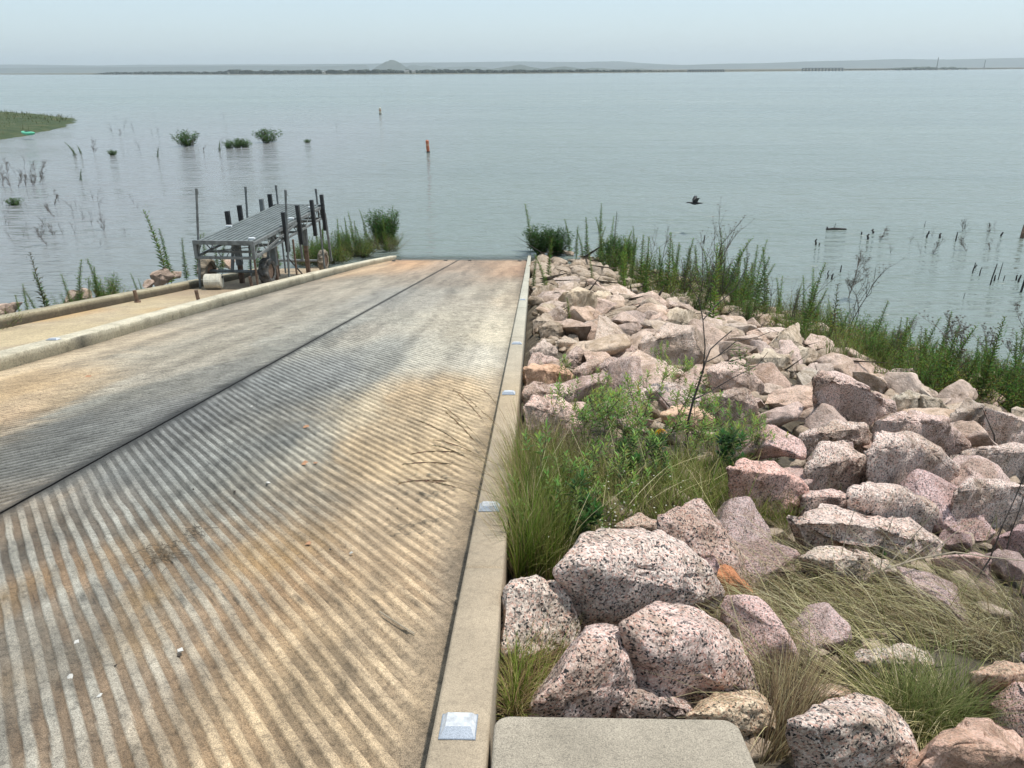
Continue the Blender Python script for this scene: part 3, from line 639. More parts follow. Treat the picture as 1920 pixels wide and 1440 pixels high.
me = np_mesh('rubble', np.concatenate(RV), np.concatenate(RF), smooth=False); o = link('rubble', me, M_ROCK); o.color = (0.92, 0.84, 0.75, 0.25); tag(o, 'smaller stones and rubble filling the gaps between the boulders', 'rubble', kind='stuff')
# rocks beyond the far kerb and by the dock
for px, py, s, lab in ((320, 526, 0.85, 'large pink rock beyond the far kerb left of the dock'), (345, 518, 0.6, 'small pale rock beside the large pink one near the dock tyre'), (300, 537, 0.5, 'low grey pink rock partly behind the far kerb'),
                       (440, 500, 1.1, 'pale grey boulder seen between the legs of the dock'), (412, 508, 0.7, 'smaller boulder left of the pale one under the dock'),
                       (155, 562, 0.7, 'pink rock behind the far kerb below the stalky weeds'), (185, 556, 0.5, 'small pale rock behind the far kerb'), (215, 550, 0.6, 'tan rock behind the far kerb beside the bushy weed'),
                       (35, 582, 0.9, 'dark tan rock at the end of the far kerb near the frame edge'), (5, 592, 0.6, 'pink rock leaning on the far kerb at the frame edge'), (712, 474, 0.4, 'pinkish rock beside the end of the left kerb')):
    q = onramp(px, py, 0.0); put_rock(q[0] - 0.35, q[1] + 0.2, s, rr, 0.25, (1.08, 0.93, 0.86), lab, 'rocks beyond the far kerb', z=rampz(q[1]) - 0.1)
q = onramp(737, 473, 0.15); o = put_rock(q[0], q[1], 0.22, rr, 0.0, (1.7, 1.75, 1.8), 'small bright white stone at the end of the left kerb', None, z=rampz(q[1]) + 0.16); o.name = 'stone'
if 'group' in o: del o['group']

# ------------------------------------------------------------------ water
def build_water():
    R = 40000.0; ys = [-60, 20, 26, 28, 29, 30, 32, 36, 45, 60, 100, 200, 500, 1500, 5000, R]; xs = [-R, -3000, -500, -120, -40, -12, -8, -5, -2, 0, 2, 5, 12, 40, 120, 500, 3000, R]
    V = [(x, y, 0) for x in xs for y in ys]; me = np_mesh('lake_water', V, grid_faces(len(xs), len(ys)))
    m, t, b = mat_new('lake_water'); co = coord(t)
    def stretched(sx, sy, scale, det, rough):
        mp = N(t, 'ShaderNodeMapping'); mp.inputs['Scale'].default_value = (sx, sy, 1); mp.inputs['Rotation'].default_value = (0, 0, 0.12); t.links.new(co, mp.inputs[0])
        return noise_n(t, mp.outputs[0], scale, det, rough)
    w1 = stretched(0.35, 1.5, 1.0, 3, 0.5); w2 = stretched(0.8, 2.2, 2.8, 4, 0.6); w3 = stretched(0.10, 0.5, 0.35, 3, 0.5)
    w4 = stretched(0.9, 1.9, 1.0, 2, 0.5); p = bump(t, None, w3.outputs[0], 0.8, 0.9); p = bump(t, None, w1.outputs[0], 0.9, 0.22, p); p = bump(t, None, w4.outputs[0], 0.9, 0.22, p); bump(t, b, w2.outputs[0], 0.8, 0.04, p)
    geo = N(t, 'ShaderNodeNewGeometry'); sep = N(t, 'ShaderNodeSeparateXYZ'); t.links.new(geo.outputs['Position'], sep.inputs[0])
    big = stretched(0.004, 0.02, 1.0, 4, 0.6)
    c = mixc(t, (0.150, 0.182, 0.160), (0.190, 0.222, 0.190), ramp_n(t, big.outputs[0], [(0.35, g(0)), (0.65, g(1))]).outputs[0])
    # greyer base colour paints stronger sky reflection into the flooded shallows on the left
    mr = N(t, 'ShaderNodeMapRange'); mr.inputs[1].default_value = -4; mr.inputs[2].default_value = -22; t.links.new(sep.outputs[0], mr.inputs[0])
    mr2 = N(t, 'ShaderNodeMapRange'); mr2.inputs[1].default_value = 190; mr2.inputs[2].default_value = 80; t.links.new(sep.outputs[1], mr2.inputs[0])
    mu = N(t, 'ShaderNodeMath', operation='MULTIPLY'); t.links.new(mr.outputs[0], mu.inputs[0]); t.links.new(mr2.outputs[0], mu.inputs[1])
    c = mixc(t, c, (0.205, 0.21, 0.205), mu.outputs[0])
    t.links.new(c, b.inputs['Base Color']); b.inputs['IOR'].default_value = 1.333; wp = stretched(0.012, 0.10, 1.0, 5, 0.65); rg = N(t, 'ShaderNodeMapRange'); rg.inputs[1].default_value = .35; rg.inputs[2].default_value = .65; rg.inputs[3].default_value = .07; rg.inputs[4].default_value = .16; t.links.new(wp.outputs[0], rg.inputs[0]); t.links.new(rg.outputs[0], b.inputs['Roughness'])
    # clear for the first centimetres at the ramp
    tr = N(t, 'ShaderNodeBsdfTransparent'); mx = N(t, 'ShaderNodeMixShader'); ar = N(t, 'ShaderNodeMapRange')
    ar.inputs[1].default_value = 28.9; ar.inputs[2].default_value = 29.9; ar.inputs[3].default_value = 0.45; ar.inputs[4].default_value = 1.0; t.links.new(sep.outputs[1], ar.inputs[0])
    # only over the ramp strip
    xr = N(t, 'ShaderNodeMapRange'); xr.inputs[1].default_value = -0.5; xr.inputs[2].default_value = 0.5; t.links.new(sep.outputs[0], xr.inputs[0])
    xl = N(t, 'ShaderNodeMapRange'); xl.inputs[1].default_value = -5.0; xl.inputs[2].default_value = -7.0; t.links.new(sep.outputs[0], xl.inputs[0])
    mxx = N(t, 'ShaderNodeMath', operation='MAXIMUM'); t.links.new(xr.outputs[0], mxx.inputs[0]); t.links.new(xl.outputs[0], mxx.inputs[1])
    mx2 = N(t, 'ShaderNodeMath', operation='MAXIMUM'); t.links.new(mxx.outputs[0], mx2.inputs[0]); t.links.new(ar.outputs[0], mx2.inputs[1])
    t.links.new(mx2.outputs[0], mx.inputs[0]); t.links.new(tr.outputs[0], mx.inputs[1]); t.links.new(b.outputs[0], mx.inputs[2])
    t.links.new(mx.outputs[0], t.nodes['Material Output'].inputs[0])
    o = link('lake_water', me, m); tag(o, kind='structure')
build_water()

# ------------------------------------------------------------------ far shore
def m_land(name, a, b_, scale):
    m, t, b = mat_new(name); co = coord(t)
    c = ramp_n(t, noise_n(t, co, scale, 6, 0.7).outputs[0], [(0.35, a), (0.65, b_)]).outputs[0]
    t.links.new(c, b.inputs['Base Color']); b.inputs['Roughness'].default_value = 1.0; b.inputs['Specular IOR Level'].default_value = 0; return m
M_FAR = m_land('far_woodland', (0.085, 0.105, 0.08), (0.12, 0.14, 0.11), 0.02)
M_HILL = m_land('hill_scrub', (0.035, 0.05, 0.03), (0.08, 0.09, 0.06), 0.008)
def ridge(name, prof, D, depth, mat, jag=0.0, fx=0.01, kind='structure', base_px=None):
    prof = sorted(prof); pxs = np.arange(prof[0][0], prof[-1][0] + 1, 2.0 if D < 6000 else 4.0)
    tops = np.interp(pxs, [p[0] for p in prof], [p[1] for p in prof]); V = []; n = 7
    for px, ty in zip(pxs, tops):
        P = aty(px, ty, D); x = P[0]; h = max(P[2], 0.5)
        h *= 1 + jag * (mnoise.noise(Vector((x * fx, D, 0))) + 0.6 * mnoise.noise(Vector((x * fx * 3.1, D, 5))))
        for k in range(n):
            t = k / (n - 1); s = math.sin(math.pi * t)
            yy = D - depth / 2 + depth * t; V.append((x * (yy / D), yy, max(h, .3) * s ** 0.8 * (1 + 0.12 * mnoise.noise(Vector((x * fx * 2, yy * fx * 2, 1)))) - 0.5))
    me = np_mesh(name, V, grid_faces(len(pxs), n)); o = link(name, me, mat); tag(o, kind=kind); return o
ridge('far_hills', [(-200,122),(0,121.5),(200,121.5),(600,120),(700,119),(791,117),(870,116),(1000,115.5),(1100,116),(1160,115),(1200,117.5),(1300,122)], 8600, 600, M_HILL, 0.03, 0.0006)
ridge('mesa_hills', [(1150,124.5),(1200,123),(1300,121),(1400,119),(1500,116),(1600,113.5),(1700,111.5),(1800,109.5),(1920,106.5),(2200,103)], 7800, 600, M_HILL, 0.02, 0.0008)
ridge('left_hills', [(-200,129),(0,127.5),(170,127),(300,124.8),(420,124),(500,123),(590,124),(640,123),(686,120.8),(690,123),(695,129)], 6800, 500, M_HILL, 0.03, 0.001)
ridge('granite_peak_hill', [(700,130),(706,124),(716,120),(724,115),(730,113),(738,112.2),(744,115),(750,117.5),(756,122),(762,126),(768,130)], 5200, 350, M_HILL, 0.05, 0.02)
ridge('middle_hills', [(755,129),(765,123.5),(777,121.8),(790,124),(802,123),(820,127),(850,125.5),(880,124),(910,126),(930,130)], 6500, 500, M_HILL, 0.05, 0.004)
ridge('round_hill', [(900,132),(923,129),(940,126),(955,124),(963,122.5),(974,121.2),(985,122.5),(995,125.5),(1017,128.5),(1035,126.5),(1047,125),(1060,124.6),(1075,126.5),(1095,129),(1110,127),(1125,127.2),(1156,130),(1193,128),(1240,131.5)], 4700, 350, M_HILL, 0.05, 0.01)
HY = lambda px: 136 - 11 * px / 1920
SY = lambda px: float(np.interp(px, [-300, 0, 320, 640, 960, 1280, 1600, 1920, 2300], [140.5, 139.6, 139.6, 139.2, 137.6, 134.8, 132.0, 129.0, 126.0]))
def DS(px): return min(3600, 1557 * CH / max(SY(px) - HY(px), 2.6))
def treeline(name, prof, D, kind='stuff', label=None):
    r = random.Random(int(D) + int(prof[0][0])); mb = MB(); x = prof[0][0]
    xs = [p[0] for p in prof]; ts = [p[1] for p in prof]
    V = []; F = []
    while x < prof[-1][0]:
        top = np.interp(x, xs, ts); DD = DS(x) + r.uniform(10, 90); P = aty(x, top, DD); h = max(1.2, P[2] * r.uniform(0.75, 1.15)); wd = r.uniform(0.8, 1.6) * min(h, 9)
        n = len(V); cx = P[0]; k = 6
        for ring, (rz, rr_) in enumerate(((-0.1, 0.8), (0.35, 1.0), (0.7, 0.8), (0.93, 0.45))):
            for a in range(k):
                t = a * 2 * math.pi / k + ring; V.append((cx + math.cos(t) * wd * rr_ * r.uniform(.8, 1.2), DD + math.sin(t) * wd * rr_, h * rz * r.uniform(0.93, 1.07)))
        for ring in range(3):
            for a in range(k): b2 = (a + 1) % k; F.append((n + ring * k + a, n + ring * k + b2, n + (ring + 1) * k + b2)); F.append((n + ring * k + a, n + (ring + 1) * k + b2, n + (ring + 1) * k + a))
        for a in range(1, k - 1): F.append((n + 3 * k, n + 3 * k + a, n + 3 * k + a + 1))
        x += wd / (DD + 1) * FPX * 0.55
    me = np_mesh(name, V, F); o = link(name, me, M_FAR); tag(o, label, 'woodland' if label else None, kind=kind); return o
treeline('shore_woodland', [(175,138.5),(210,135),(300,134.5),(400,134),(430,131),(520,132),(600,131),(700,130.5),(800,131),(860,129.5),(930,130.5),(1010,131),(1100,130.5),(1200,131.2),(1270,132.5)], 3450, 'stuff', 'hazy dark line of trees along the far shore')
treeline('shore_scrub', [(1270,132.3),(1400,132.2),(1500,131.2),(1680,128.4),(1800,128.2),(1960,127.2)], 3380, 'stuff', 'thin dark strip of scrub along the far causeway')
def land_strip():
    prof = [(-300, 1.2), (175, 1.5), (600, 2), (1200, 2.0), (1500, 2.5), (2300, 2.5)]; V = []
    for px in range(-300, 2301, 20):
        D0 = DS(px); x = aty(px, 133, D0)[0]; h = np.interp(px, [p[0] for p in prof], [p[1] for p in prof])
        for yy, zz in ((D0 - 12, -1), (D0, h * .6), (D0 + 250, h), (8600, h), (9100, h)): V.append((x * yy / D0, yy, zz))
    me = np_mesh('far_shore_land', V, grid_faces(len(range(-300, 2301, 20)), 5)); o = link('far_shore_land', me, m_land('shore_land', (0.09, 0.085, 0.06), (0.16, 0.15, 0.11), 0.01)); tag(o, kind='structure')
land_strip()
# wooded point with individual crowns, masts, bridges, houses
def crown_mesh(seed):
    r = random.Random(seed); bm = bmesh.new(); bmesh.ops.create_icosphere(bm, subdivisions=3, radius=1)
    for v in bm.verts:
        v.co *= 1 + 0.35 * mnoise.noise(v.co * 1.8 + Vector((seed, 0, 0))) + 0.2 * mnoise.noise(v.co * 5 + Vector((0, seed, 0)))
        v.co.z = v.co.z * 0.8
    me = bpy.data.meshes.new('crown'); bm.to_mesh(me); bm.free(); return me
CR = [crown_mesh(k) for k in range(4)]
for k, (px, top, wpx) in enumerate(((1680,127.6,16),(1694,126.6,14),(1703,126.2,12),(1718,125.2,18),(1731,125.0,14),(1742,124.8,12),(1752,125.6,12),(1770,125.6,12),(1784,125.0,10),(1790,126.6,12),(1806,127.6,14))):
    D = DS(px) + 5; P = aty(px, top, D); t = empty('far_tree', (P[0], D, 0))
    tag(t, 'dark rounded tree in the clump on the far causeway', 'tree', 'dark trees on the far causeway'); rr2 = wpx / FPX * D * 0.55
    c = link('crown', CR[k % 4], M_FAR, t); c.scale = (rr2, rr2, max(4, P[2] * 0.55)); c.location = (0, 0, P[2] * 0.52)
    mb = MB(); mb.tube([(0, 0, -1), (0, 0, P[2] * 0.5)], 0.8, 6); mb.build('trunk', M_FAR, t)
for px, top, lab in ((1760, 107.5, 'tall thin radio mast rising behind the clump of dark trees on the far shore'), (1848, 112.5, 'shorter radio mast right of the clump of dark trees on the far shore')):
    D = DS(px) + 20; P = aty(px, top, D); mb = MB(); mb.tube([(P[0], D, 0), (P[0], D, P[2])], [1.0, 0.7], 4)
    for z in np.linspace(6, P[2] - 3, 8): mb.tube([(P[0] - 1.3, D, z), (P[0] + 1.3, D, z)], 0.25, 4)
    o = mb.build('radio_mast', M_DARKW); tag(o, lab, 'mast')
for x0, x1, dk, bt, lab, n in ((1505, 1580, 127.9, 130.8, 'pale arched causeway bridge on the far shore left of the dark trees', 12), (1290, 1357, 131.2, 133.2, 'faint low bridge on the far shore nearer the middle', 14)):
    D = DS(x0) - 8; A = aty(x0, dk, D); B = aty(x1, dk, D); zd = (A[2] + B[2]) / 2; t = empty('causeway_bridge', (A[0], D, 0)); tag(t, lab, 'bridge')
    W = B[0] - A[0]; mb = MB(); mb.beam((0, 0, zd), (W, 0, zd), 8, 1.6); mb.build('bridge_deck', M_GALV, t)
    for k in range(n + 1):
        xx = W * k / n; mb = MB(); mb.beam((xx, 0, -1), (xx, 0, zd - 0.8), 2.0, 5); mb.build('pier', M_GALV, t)
for px, py, wd in ((428, 134, 4), (606, 135, 4), (762, 134.5, 7), (775, 135, 5)):
    D = DS(px); P = aty(px, py, D); ww = wd * .55; hh = 3.5
    t = empty('far_house', (P[0], D + 4, 1)); tag(t, 'tiny pale house on the far wooded shore', 'house', 'houses on the far shore')
    mb = MB(); mb.beam((-ww, 0, hh / 2), (ww, 0, hh / 2), 8, hh); mb.build('wall', M_DRUM, t)
    mb = MB(); mb.add([(-ww - .6, -4.6, hh), (ww + .6, -4.6, hh), (ww + .6, 0, hh + 2.2), (-ww - .6, 0, hh + 2.2), (-ww - .6, 4.6, hh), (ww + .6, 4.6, hh)], [(0, 1, 2, 3), (3, 2, 5, 4), (0, 3, 4), (1, 5, 2)]); mb.build('roof', M_GALV, t)

# ------------------------------------------------------------------ grassy point on the left with kayak
def build_point():
    poly = [onz(*q)[:2] for q in ((-160, 300), (0, 263), (55, 252), (112, 240), (148, 224), (120, 221), (60, 216), (0, 211), (-160, 205))]
    poly = [np.array(p) for p in poly]; from mathutils.geometry import intersect_point_line
    def inside(x, y):
        c = False; j = len(poly) - 1
        for i in range(len(poly)):
            if (poly[i][1] > y) != (poly[j][1] > y) and x < (poly[j][0] - poly[i][0]) * (y - poly[i][1]) / (poly[j][1] - poly[i][1]) + poly[i][0]: c = not c
            j = i
        return c
    def dist(x, y):
        d = 1e9
        for i in range(len(poly)):
            a = poly[i - 1]; b = poly[i]; ab = b - a; t = max(0, min(1, np.dot(np.array([x, y]) - a, ab) / ab.dot(ab))); d = min(d, np.linalg.norm(np.array([x, y]) - a - ab * t))
        return d if inside(x, y) else -d
    xs = np.arange(-190, -50, 1.0); ys = np.arange(66, 175, 1.0); V = []
    for x in xs:
        for y in ys:
            d = dist(x, y) + 1.6 * mnoise.noise(Vector((x * .3, y * .3, 0))); V.append((x, y, max(-0.5, min(d * 0.22, 0.45 + d * 0.012)) + 0.12 * mnoise.noise(Vector((x * .8, y * .8, 2)))))
    me = np_mesh('grassy_point', V, grid_faces(len(xs), len(ys)))
    m, t, b = mat_new('point_turf'); co = coord(t)
    c = ramp_n(t, noise_n(t, co, 0.35, 8, 0.75).outputs[0], [(0.35, (0.03, 0.05, 0.018)), (0.5, (0.05, 0.075, 0.025)), (0.68, (0.11, 0.105, 0.05))]).outputs[0]
    t.links.new(c, b.inputs['Base Color']); b.inputs['Roughness'].default_value = 1.0; bump(t, b, noise_n(t, co, 2.5, 5, 0.7).outputs[0], 1.0, 0.3)
    o = link('grassy_point_land', me, m); tag(o, kind='structure')
    return inside, dist
p_in, p_dist = build_point()
def blades(name, specs, mat, label, cat='grass', kind='stuff'):
    """specs: list of (n, centre fn -> (x,y,z), length range, width, lean range, bend, colour list, heading or None)"""
    VV = []; FF = []; CC = []; nv = 0; S = 6
    for n, cf, (l0, l1), wd, (le0, le1), bend, cols, head, hs in specs:
        for _ in range(n):
            x, y, z = cf(); L = rr.uniform(l0, l1); az = rr.uniform(0, 6.283) if head is None else rr.gauss(head, hs)
            lean = rr.uniform(le0, le1); d = np.array([math.cos(az), math.sin(az)]); sdx, sdy = -d[1], d[0]; tw = rr.uniform(-1, 1)
            c = np.array(rr.choice(cols)) * rr.uniform(0.7, 1.25); p = np.array([x, y, z]); a = lean; bd = bend * rr.uniform(0.5, 1.5); w0 = wd * rr.uniform(0.6, 1.3)
            sd = np.array([sdx, sdy, tw * 0.6]); sd /= np.linalg.norm(sd)
            for k in range(S):
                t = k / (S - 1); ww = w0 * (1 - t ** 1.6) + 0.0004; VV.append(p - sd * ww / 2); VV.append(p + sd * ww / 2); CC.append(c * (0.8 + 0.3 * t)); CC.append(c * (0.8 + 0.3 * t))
                st = L / (S - 1); p = p + np.array([d[0] * math.sin(a), d[1] * math.sin(a), math.cos(a)]) * st; a = min(a + bd / (S - 1), 2.9)
                if k < S - 1: q = nv + 2 * k; FF.append((q, q + 1, q + 3, q + 2))
            nv += 2 * S
    me = np_mesh(name, VV, FF, np.array(CC), smooth=False); o = link(name, me, mat); tag(o, label, cat, kind=kind); return o
GRN = [(0.13, 0.20, 0.025), (0.18, 0.25, 0.04), (0.09, 0.155, 0.02), (0.24, 0.26, 0.07)]
OLV = [(0.20, 0.20, 0.06), (0.26, 0.23, 0.09), (0.15, 0.15, 0.04)]
DRY = [(0.36, 0.28, 0.15), (0.30, 0.22, 0.11), (0.42, 0.35, 0.20), (0.22, 0.15, 0.08)]
STR = [(0.62, 0.54, 0.30), (0.50, 0.45, 0.22), (0.68, 0.60, 0.38)]
BRN = [(0.16, 0.10, 0.055), (0.22, 0.15, 0.09), (0.10, 0.07, 0.04)]
def pt_c():
    while 1:
        x = rr.uniform(-150, -58); y = rr.uniform(85, 150)
        if p_dist(x, y) > (1.0 if rr.random() < .3 else 6 * rr.random()) and (y > 112 or rr.random() < 0.3): return x, y, 0.3
blades('grass', [(2600, pt_c, (0.2, 0.75), 0.10, (0, 0.8), 0.6, [(0.07, 0.095, 0.03), (0.11, 0.12, 0.045), (0.05, 0.08, 0.02), (0.16, 0.15, 0.07)], None, 0)], M_GRASS, 'rough grass standing on the green point of land in the lake')
def kayak():
    P = onz(46, 255, 0.45); t = empty('kayak', (P[0] - 0.5, P[1] + 1.5, 0.50), math.radians(-38)); tag(t, 'mint green kayak lying on the grassy point', 'kayak')
    V = []; n = 15; m = 10; L = 3.6
    for i in range(n):
        u = -1 + 2 * i / (n - 1); wv = 0.40 * (1 - abs(u) ** 2.3) + 0.01; hv = 0.30 + 0.16 * u * u
        for k in range(m):
            a = 2 * math.pi * k / m; V.append((u * L / 2, math.cos(a) * wv, 0.12 + math.sin(a) * 0.2 * (1 - abs(u) ** 3 * 0.8) + 0.1 * u * u))
    F = [(i * m + k, i * m + (k + 1) % m, (i + 1) * m + (k + 1) % m, (i + 1) * m + k) for i in range(n - 1) for k in range(m)]
    mb = MB(); mb.add(V, F + [tuple(range(m)), tuple(range((n - 1) * m, n * m))]); o = mb.build('hull', M_GREEN, t, True)
    mb = MB(); V = [(math.cos(a) * 0.55, math.sin(a) * 0.22, 0.335) for a in np.linspace(0, 6.283, 13)[:-1]]; mb.add(V, [tuple(range(12))]); mb.tube([(*v[:2], 0.33) for v in V + V[:1]], 0.025, 5); mb.build('cockpit_rim', M_BLACK, t)
kayak()

# ------------------------------------------------------------------ dock on wheels
def build_dock():
    ZD = 3.22; NL = onz(368, 452, ZD); NR = onz(479, 449, ZD); FL = onz(517, 384, ZD); FR = onz(604, 384, ZD)
    o0 = Vector(NL); u = Vector(NR - NL); v = Vector((FL + FR) / 2 - (NL + NR) / 2); Wd = u.length; Ln = v.length; v.normalize(); u = Vector((v.y, -v.x, 0)); u.normalize()
    def L(a, b, z): return o0 + u * a + v * b + Vector((0, 0, z))
    def gz(p): return rampz(p[1]) - 0.005
    root = empty('boat_dock', L(Wd / 2, Ln / 2, -1.6)); tag(root, 'grey steel dock section standing on four muddy tractor tyres', 'dock')
    inv = Matrix.Translation(-root.location)
    def fin(mb, name, mat, parent=root, smooth=False):
        mb.v = [tuple(Vector(p) - root.location) for p in mb.v]; return mb.build(name, mat, parent, smooth)
    # deck: ribbed planks running lengthwise
    n = 11; pw = Wd / n; mb = MB()
    for k in range(n):
        c = (0.9 + 0.2 * random.random(),) * 3; mb.beam(L(pw * (k + 0.5), 0, 0), L(pw * (k + 0.5), Ln, 0), pw - 0.04, 0.03)
        mb.beam(L(pw * (k + 1.0) - 0.011, 0.01, -0.02), L(pw * (k + 1.0) - 0.011, Ln - 0.01, -0.02), 0.03, 0.012)
    fin(mb, 'deck', M_DECK)
    mb = MB()                                                   # end frames
    for b0 in (-0.03, Ln + 0.03):
        mb.beam(L(-0.06, b0, -0.02), L(Wd + 0.04, b0, -0.02), 0.06, 0.09); mb.beam(L(-0.04, b0, -0.36), L(Wd + 0.02, b0, -0.36), 0.05, 0.06)
        for a in (-0.03, Wd + 0.01): mb.beam(L(a, b0, -0.38), L(a, b0, 0.02), 0.07, 0.07)
        mb.tube([L(0.35, b0, -0.05), L(0.55, b0, -0.35)], 0.012, 6); mb.tube([L(0.85, b0, -0.05), L(0.65, b0, -0.35)], 0.012, 6)
    fin(mb, 'end_frame', M_GALV)
    for a, nm in ((-0.03, 'side_truss'), (Wd + 0.02, 'side_truss')):
        mb = MB(); mb.beam(L(a, 0, -0.05), L(a, Ln, -0.05), 0.05, 0.07); mb.beam(L(a, 0, -0.34), L(a, Ln, -0.34), 0.04, 0.05); k = 0; st = Ln / 14
        for i in range(14):
            z0, z1 = (-0.06, -0.33) if i % 2 else (-0.33, -0.06); mb.tube([L(a, i * st, z0), L(a, (i + 1) * st, z1)], 0.012, 6)
        fin(mb, nm, M_GALV)
    mb = MB()
    for i in range(6): mb.beam(L(0, 0.5 + i * (Ln - 1) / 5, -0.34), L(Wd, 0.5 + i * (Ln - 1) / 5, -0.34), 0.04, 0.05)
    for i in range(5):
        b0 = 0.5 + i * (Ln - 1) / 5; mb.tube([L(0, b0, -0.34), L(Wd, b0 + (Ln - 1) / 5, -0.34)], 0.012, 6)
    fin(mb, 'cross_bracing', M_GALV)
    for b0, za, zb in ((1.55, -0.36, None), (Ln - 1.0, -0.36, None)):    # leg frames with brown lower legs
        for a in (0.22, Wd - 0.18):
            mb = MB(); q = L(a, b0, 0); mb.beam(L(a, b0, -0.9), L(a, b0, -0.34), 0.13, 0.13); fin(mb, 'leg', M_GALV)
            mb = MB(); mb.beam((q[0], q[1], gz(q) - 0.02), L(a, b0, -0.85), 0.10, 0.10); fin(mb, 'leg', M_RUST)
    # side posts wrapped in black rubber
    for px, top, bot, py0, nm in ((545, 398, 472, 428, 'bumper_post'), (567, 385, 458, 414, 0), (588, 375, 442, 400, 0), (607, 365, 432, 390, 0)):
        b0 = (Vector(onz(px, py0 - 4, ZD)) - o0).dot(v); a = Wd + 0.09; Y = L(a, b0, 0)[1]; zt = aty(px, top, Y)[2]; zb = aty(px, bot, Y)[2]; q = L(a, b0, 0)
        mb = MB(); mb.beam((q[0], q[1], zb), (q[0] - 0.02, q[1], zt), 0.085, 0.11, (0, 1, 0)); fin(mb, 'bumper_post', M_BLACK)
    for px, top, bot in ((432, 396, 421), (461, 385, 411), (489, 373, 393), (511, 364, 386)):
        b0 = (Vector(onz(px, bot, ZD)) - o0).dot(v); q = L(-0.10, b0, 0); zt = aty(px, top, q[1])[2]
        mb = MB(); mb.beam((q[0], q[1], ZD - 0.45), (q[0], q[1], zt), 0.10, 0.10, (0, 1, 0)); fin(mb, 'bumper_post', M_BLACK if px != 489 else M_GALV)
    # spud poles
    for px0, t_, a, b0, px1 in ((368, 353, -0.10, 0.02, 0), (460, 350, -0.14, None, 0), (517, 347, None, Ln + 0.1, 0), (535, 356, Wd + 0.12, None, 0), (592, 354, Wd - 0.1, Ln + 0.15, 0)):
        if b0 is None: b0 = (Vector(onz(px0 + (8 if a > 0 else 0), 408 if a < 0 else 428, ZD)) - o0).dot(v)
        if a is None: a = 0.02
        q = L(a, b0, 0); P = aty(px0, t_, q[1]); mb = MB(); mb.tube([(q[0], q[1], gz(q) - 0.02), (P[0], q[1], P[2])], 0.028, 8); mb.tube([(P[0], q[1], P[2] - 0.12), (P[0], q[1], P[2])], 0.034, 8); fin(mb, 'spud_pole', M_GALV)
    for a, b0, c in ((Wd - 0.05, 0.1, -0.9), (Wd + 0.10, 2.2, -0.75)):
        q = L(a, b0, 0); mb = MB(); mb.tube([(q[0], q[1], gz(q)), L(a, b0, -0.4)], 0.026, 8); fin(mb, 'spud_pole', M_RUST)
    # axles and wheels
    def tyre(c, R, wd, mat, squash=1):
        w_ = empty('wheel', Vector(c) - root.location); w_.parent = root
        V = []; ns = 40; prof = [(0.52, -0.5), (0.72, -0.62), (0.90, -0.55), (0.97, -0.38), (1.0, 0), (0.97, 0.38), (0.90, 0.55), (0.72, 0.62), (0.52, 0.5)]
        for i in range(ns):
            t = 2 * math.pi * i / ns
            for j, (pr, pw_) in enumerate(prof):
                rr_ = pr * R
                if 2 <= j <= 6:
                    lug = 1 if ((i + (2 if j < 4 else 0)) % 4) < 2 else 0
                    rr_ -= R * 0.075 * (1 - lug)
                p_ = u * (pw_ * wd) + (v * math.cos(t) + Vector((0, 0, 1)) * math.sin(t)) * rr_; V.append(p_)
        m_ = len(prof); F = [(i * m_ + j, i * m_ + j + 1, ((i + 1) % ns) * m_ + j + 1, ((i + 1) % ns) * m_ + j) for i in range(ns) for j in range(m_ - 1)]
        mb = MB(); mb.add(V, F); mb.build('tyre', mat, w_)
        mb = MB(); mb.tube([u * (-0.40 * wd), u * (-0.30 * wd), u * (0.30 * wd), u * (0.40 * wd)], [R * 0.53, R * 0.40, R * 0.40, R * 0.53], 20); mb.build('rim', M_RUST, w_)
    a1 = onramp(362, 538, 0); a2 = onramp(506, 533, 0); a3 = onramp(608, 508, 0); a4 = onramp(490, 510, 0)
    b1 = (Vector(a2) - o0).dot(v) - 0.05; b2 = (Vector(a3) - o0).dot(v)
    for b0, mats in ((b1, (M_TYRE, M_TYRED)), (b2, (M_TYRE, M_TYRE))):
        aR = (Vector(a2 if b0 == b1 else a3) - o0).dot(u); aL = (Vector(a1) - o0).dot(u) if b0 == b1 else (Vector(a4) - o0).dot(u)
        for a, mt in ((aL, mats[0]), (aR, mats[1])):
            q = L(a, b0, 0); R = 0.33; tyre((q[0], q[1], gz(q) + R * 1.0), R, 0.20 if b0 == b1 else 0.16, mt)
        ql = L(aL, b0, 0); qr = L(aR, b0, 0); zc = gz(ql) + 0.33; mb = MB(); mb.tube([(ql[0], ql[1], zc), (qr[0], qr[1], zc)], 0.04, 8); fin(mb, 'axle', M_GALV)
        for a in (0.22, Wd - 0.18):
            mb = MB(); q = L(a, b0, 0); mb.beam((q[0], q[1], zc), L(a, b0 + (0.25 if b0 == b1 else -0.2), -0.36), 0.06, 0.06); fin(mb, 'axle_bracket', M_GALV)
    q = L(Wd + 0.05, 2.9, 0); mb = MB(); mb.tube([L(Wd, 1.9, -0.75), (q[0], q[1], gz(q) + 0.05)], 0.018, 6); fin(mb, 'brace', M_BLACK)
    mb = MB(); mb.beam(L(Wd + 0.04, 0.1, -0.36), L(Wd + 0.04, Ln * 0.62, -0.08), 0.03, 0.05); fin(mb, 'brace', M_GALV)
    for a, b0 in ((0.06, 1.6), (Wd - 0.08, 0.18), (Wd - 0.06, Ln * 0.55), (Wd - 0.1, Ln * 0.9)):
        mb = MB(); mb.beam(L(a - .07, b0, 0.035), L(a + .07, b0, 0.035), 0.07, 0.035); fin(mb, 'cleat', M_WHITE)
build_dock()
